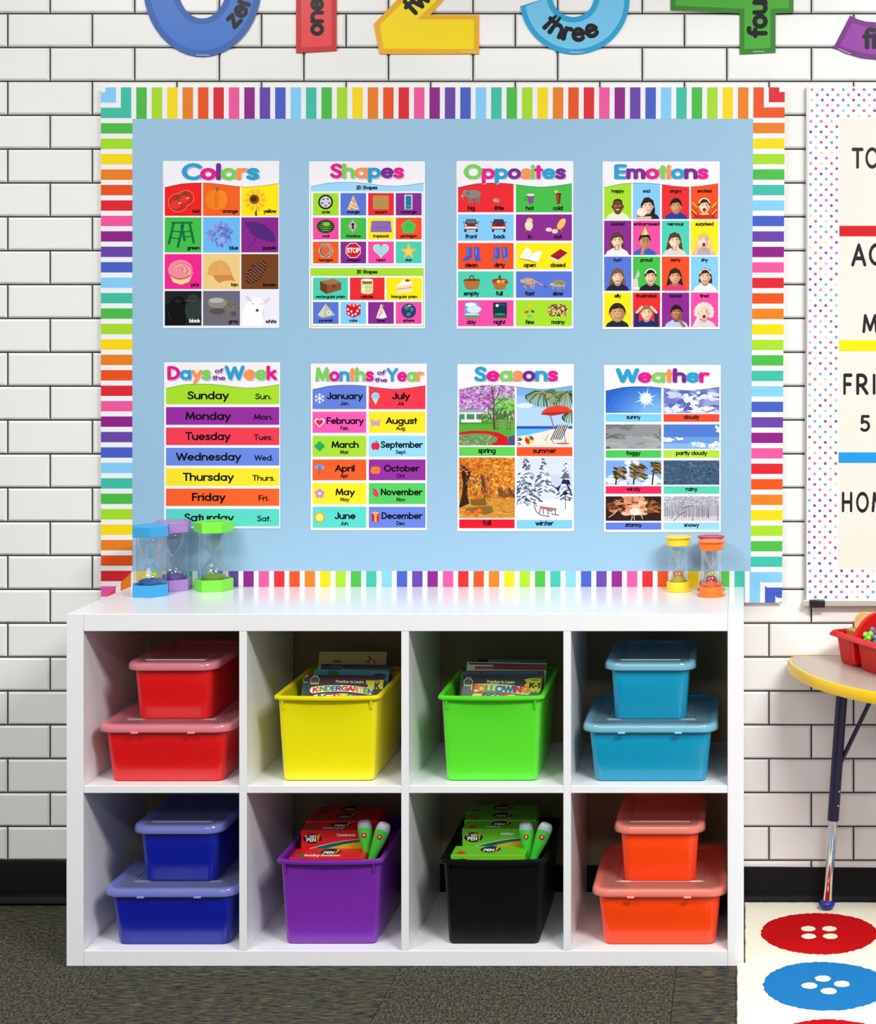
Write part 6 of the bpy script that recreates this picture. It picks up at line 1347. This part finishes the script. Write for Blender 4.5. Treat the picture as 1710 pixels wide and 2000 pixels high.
# ---- Weather
p = Poster(1160, 695, (106, 98, 1372, 1912), 'weather poster with eight sky pictures, bottom right of the board')
wx = [(124, 726), (752, 1356)]; wy = [(300, 618, 632, 715), (744, 1008, 1024, 1106), (1134, 1398, 1414, 1496), (1524, 1790, 1808, 1886)]
wc = [[(120, 204, 250), (240, 74, 48)], [(76, 196, 92), (174, 222, 60)], [(240, 44, 90), (88, 208, 182)], [(96, 124, 216), (150, 216, 250)]]
wn = [['sunny', 'cloudy'], ['foggy', 'partly cloudy'], ['windy', 'rainy'], ['stormy', 'snowy']]
def blobs(k, x0, y0, x1, y1, n, cols, w, h, lay, seed): dabs(k, x0, y0, x1, y1, n, cols, w, h, lay, jit=20, nl=5, seed=seed)
for j in range(4):
    for i in range(2):
        x0, x1 = wx[i]; y0, y1, y2, y3 = wy[j]; n_ = wn[j][i]
        k = p.cell(x0, y2, x1, y3, wc[j][i]); k.T(n_, (x0 + x1) / 2, y3 - 30, 46, K, 6, t=2.0); p.done(k, 'caption_bar')
        if n_ == 'sunny':
            k = p.cell(x0, y0, x1, y1, (44, 96, 200))
            for q_ in range(9): k.E(700, 640, 640 - q_ * 58, 380 - q_ * 34, (46 + q_ * 9, 100 + q_ * 10, 204 + q_ * 4), 2 + q_ * .5, n=30)
            for q_ in range(12): a = q_ * .5236 + .2; L_ = 130 if q_ % 2 else 90; k.P([(560 + 40 * math.cos(a + .25), 465 + 40 * math.sin(a + .25)), (560 + L_ * math.cos(a), 465 + L_ * math.sin(a)), (560 + 40 * math.cos(a - .25), 465 + 40 * math.sin(a - .25))], (214, 232, 252), 8)
            k.E(560, 465, 66, 66, (190, 218, 250), 7.5); k.E(560, 465, 46, 46, (248, 250, 254), 9)
        elif n_ == 'cloudy':
            k = p.cell(x0, y0, x1, y1, (120, 134, 204)); blobs(k, x0, 340, x1, y1, 70, [(150, 160, 214), (110, 122, 196), (196, 204, 232), (90, 104, 186)], 70, 28, 2, 1); blobs(k, 780, 560, 1280, 620, 30, [(240, 242, 250), (222, 228, 246)], 40, 20, 8, 2); blobs(k, 1120, 400, 1350, 480, 20, [(232, 236, 248), (210, 216, 240)], 44, 20, 8, 3); blobs(k, 960, 410, 1100, 520, 10, [(226, 230, 246)], 40, 24, 8, 4); k.P([(960, 590), (1010, 520), (1070, 500), (1120, 540), (1060, 590)], (84, 92, 180), 13); blobs(k, 1040, 510, 1120, 570, 8, [(232, 236, 248)], 26, 16, 14, 5)
        elif n_ == 'foggy':
            k = p.cell(x0, y0, x1, y1, (142, 146, 150)); blobs(k, x0, 880, x1, y1, 50, [(168, 170, 172), (156, 160, 162)], 90, 18, 2, 1); blobs(k, x0, 744, 400, 790, 20, [(104, 108, 112), (118, 122, 126)], 70, 12, 2, 2); blobs(k, x0, 850, 330, 900, 16, [(96, 102, 104), (120, 124, 126)], 50, 10, 7, 3)
            for q_ in ([(726, 930), (690, 870), (650, 850)], [(726, 880), (700, 820)], [(726, 840), (710, 780)], [(700, 885), (660, 890)]): k.L(q_, 4, (66, 70, 74), 12)
            k.E(150, 1000, 26, 16, (90, 92, 94), 12)
        elif n_ == 'partly cloudy':
            k = p.cell(x0, y0, x1, y1, (80, 122, 206)); k.R(x0, 880, x1, y1, (104, 152, 220), 2); k.R(x0, 950, x1, y1, (130, 178, 232), 2.5)
            for a in ((752, 890, 850, 930, 14, 1), (1060, 945, 1200, 990, 18, 2), (1250, 930, 1356, 1000, 24, 3), (1320, 760, 1356, 830, 10, 4), (890, 890, 960, 905, 6, 5)): blobs(k, *a[:5], [(236, 242, 250), (214, 228, 246), (246, 249, 253)], 24, 11, 4, a[5])
        elif n_ == 'windy':
            k = p.cell(x0, y0, x1, y1, (120, 168, 234)); blobs(k, x0, 1290, x1, y1, 30, [(226, 234, 248), (200, 216, 244)], 70, 30, 2, 1); blobs(k, 340, 1140, 460, 1300, 16, [(214, 226, 246)], 40, 24, 2, 2)
            for cx, cy, w_, h_, tx in ((280, 1275, 68, 76, 232), (480, 1250, 92, 90, 426), (680, 1215, 70, 70, 628)):
                r = random.Random(cx)
                for q_ in range(46): k.E(cx + w_ * r.uniform(-1, 1) * .8, cy + h_ * r.uniform(-1, 1) * .8, w_ * .5, 9, r.choice([(62, 58, 30), (96, 84, 40), (120, 100, 50), (40, 42, 24), (146, 124, 60), (90, 50, 30)]), 8 + q_ % 5, rot=r.uniform(5, 40), n=6)
                k.L([(cx - w_ * .5, cy + 20), (tx, y1)], 15, (40, 30, 26), 7)
        elif n_ == 'rainy':
            k = p.cell(x0, y0, x1, y1, (62, 90, 116)); blobs(k, x0, y0, x1, y1, 220, [(72, 100, 126), (52, 78, 104), (84, 112, 136), (58, 84, 110)], 22, 12, 2, 6); dabs(k, 900, 1160, 1300, 1370, 7, [(40, 60, 88)], 18, 10, 9, seed=12)
        elif n_ == 'stormy':
            k = p.cell(x0, y0, x1, y1, (50, 30, 24)); blobs(k, 160, 1560, 720, 1700, 90, [(150, 92, 56), (120, 70, 44), (196, 130, 84), (90, 54, 36)], 46, 13, 2, 1); blobs(k, 330, 1530, 560, 1720, 46, [(226, 150, 120), (240, 180, 150), (214, 130, 100)], 46, 20, 8, 2); k.E(445, 1690, 62, 40, (250, 220, 200), 14)
            for q_ in ([(260, 1660), (220, 1710), (160, 1750)], [(400, 1700), (412, 1750), (400, 1785)], [(440, 1700), (430, 1750), (436, 1780)], [(500, 1700), (525, 1770)], [(540, 1725), (575, 1715)]): k.L(q_, 6, (252, 226, 200), 15)
        else:
            k = p.cell(x0, y0, x1, y1, (172, 176, 190)); k.R(x0, 1740, x1, y1, (204, 206, 218), 2); blobs(k, x0, y0, x1, 1620, 120, [(190, 194, 206), (150, 154, 170), (206, 208, 218)], 18, 9, 2, 4)
            r = random.Random(6)
            for q_ in range(26): x = r.uniform(760, 1356); k.L([(x, r.uniform(1620, 1680)), (x + r.uniform(-4, 4), 1756)], 4, (110, 112, 126), 8)
            for q_ in ([(990, 1530), (960, 1580), (940, 1630), (960, 1650), (975, 1690)], [(975, 1690), (920, 1720), (860, 1790)], [(880, 1610), (888, 1660), (905, 1710)], [(975, 1640), (1075, 1620), (1066, 1780)], [(1335, 1620), (1340, 1790)], [(860, 1680), (840, 1760)]): k.L(q_, 11, (66, 68, 82), 10); k.L([(a, b - 5) for a, b in q_], 4, (230, 232, 240), 11)
        p.done(k, 'printed_picture')
p.wave(14, 124, 1356); p.title([('Weather', 248, 1232, 288, 148, [CY, MG, GR_, OR_, PU, CY, MG], 2.4)])
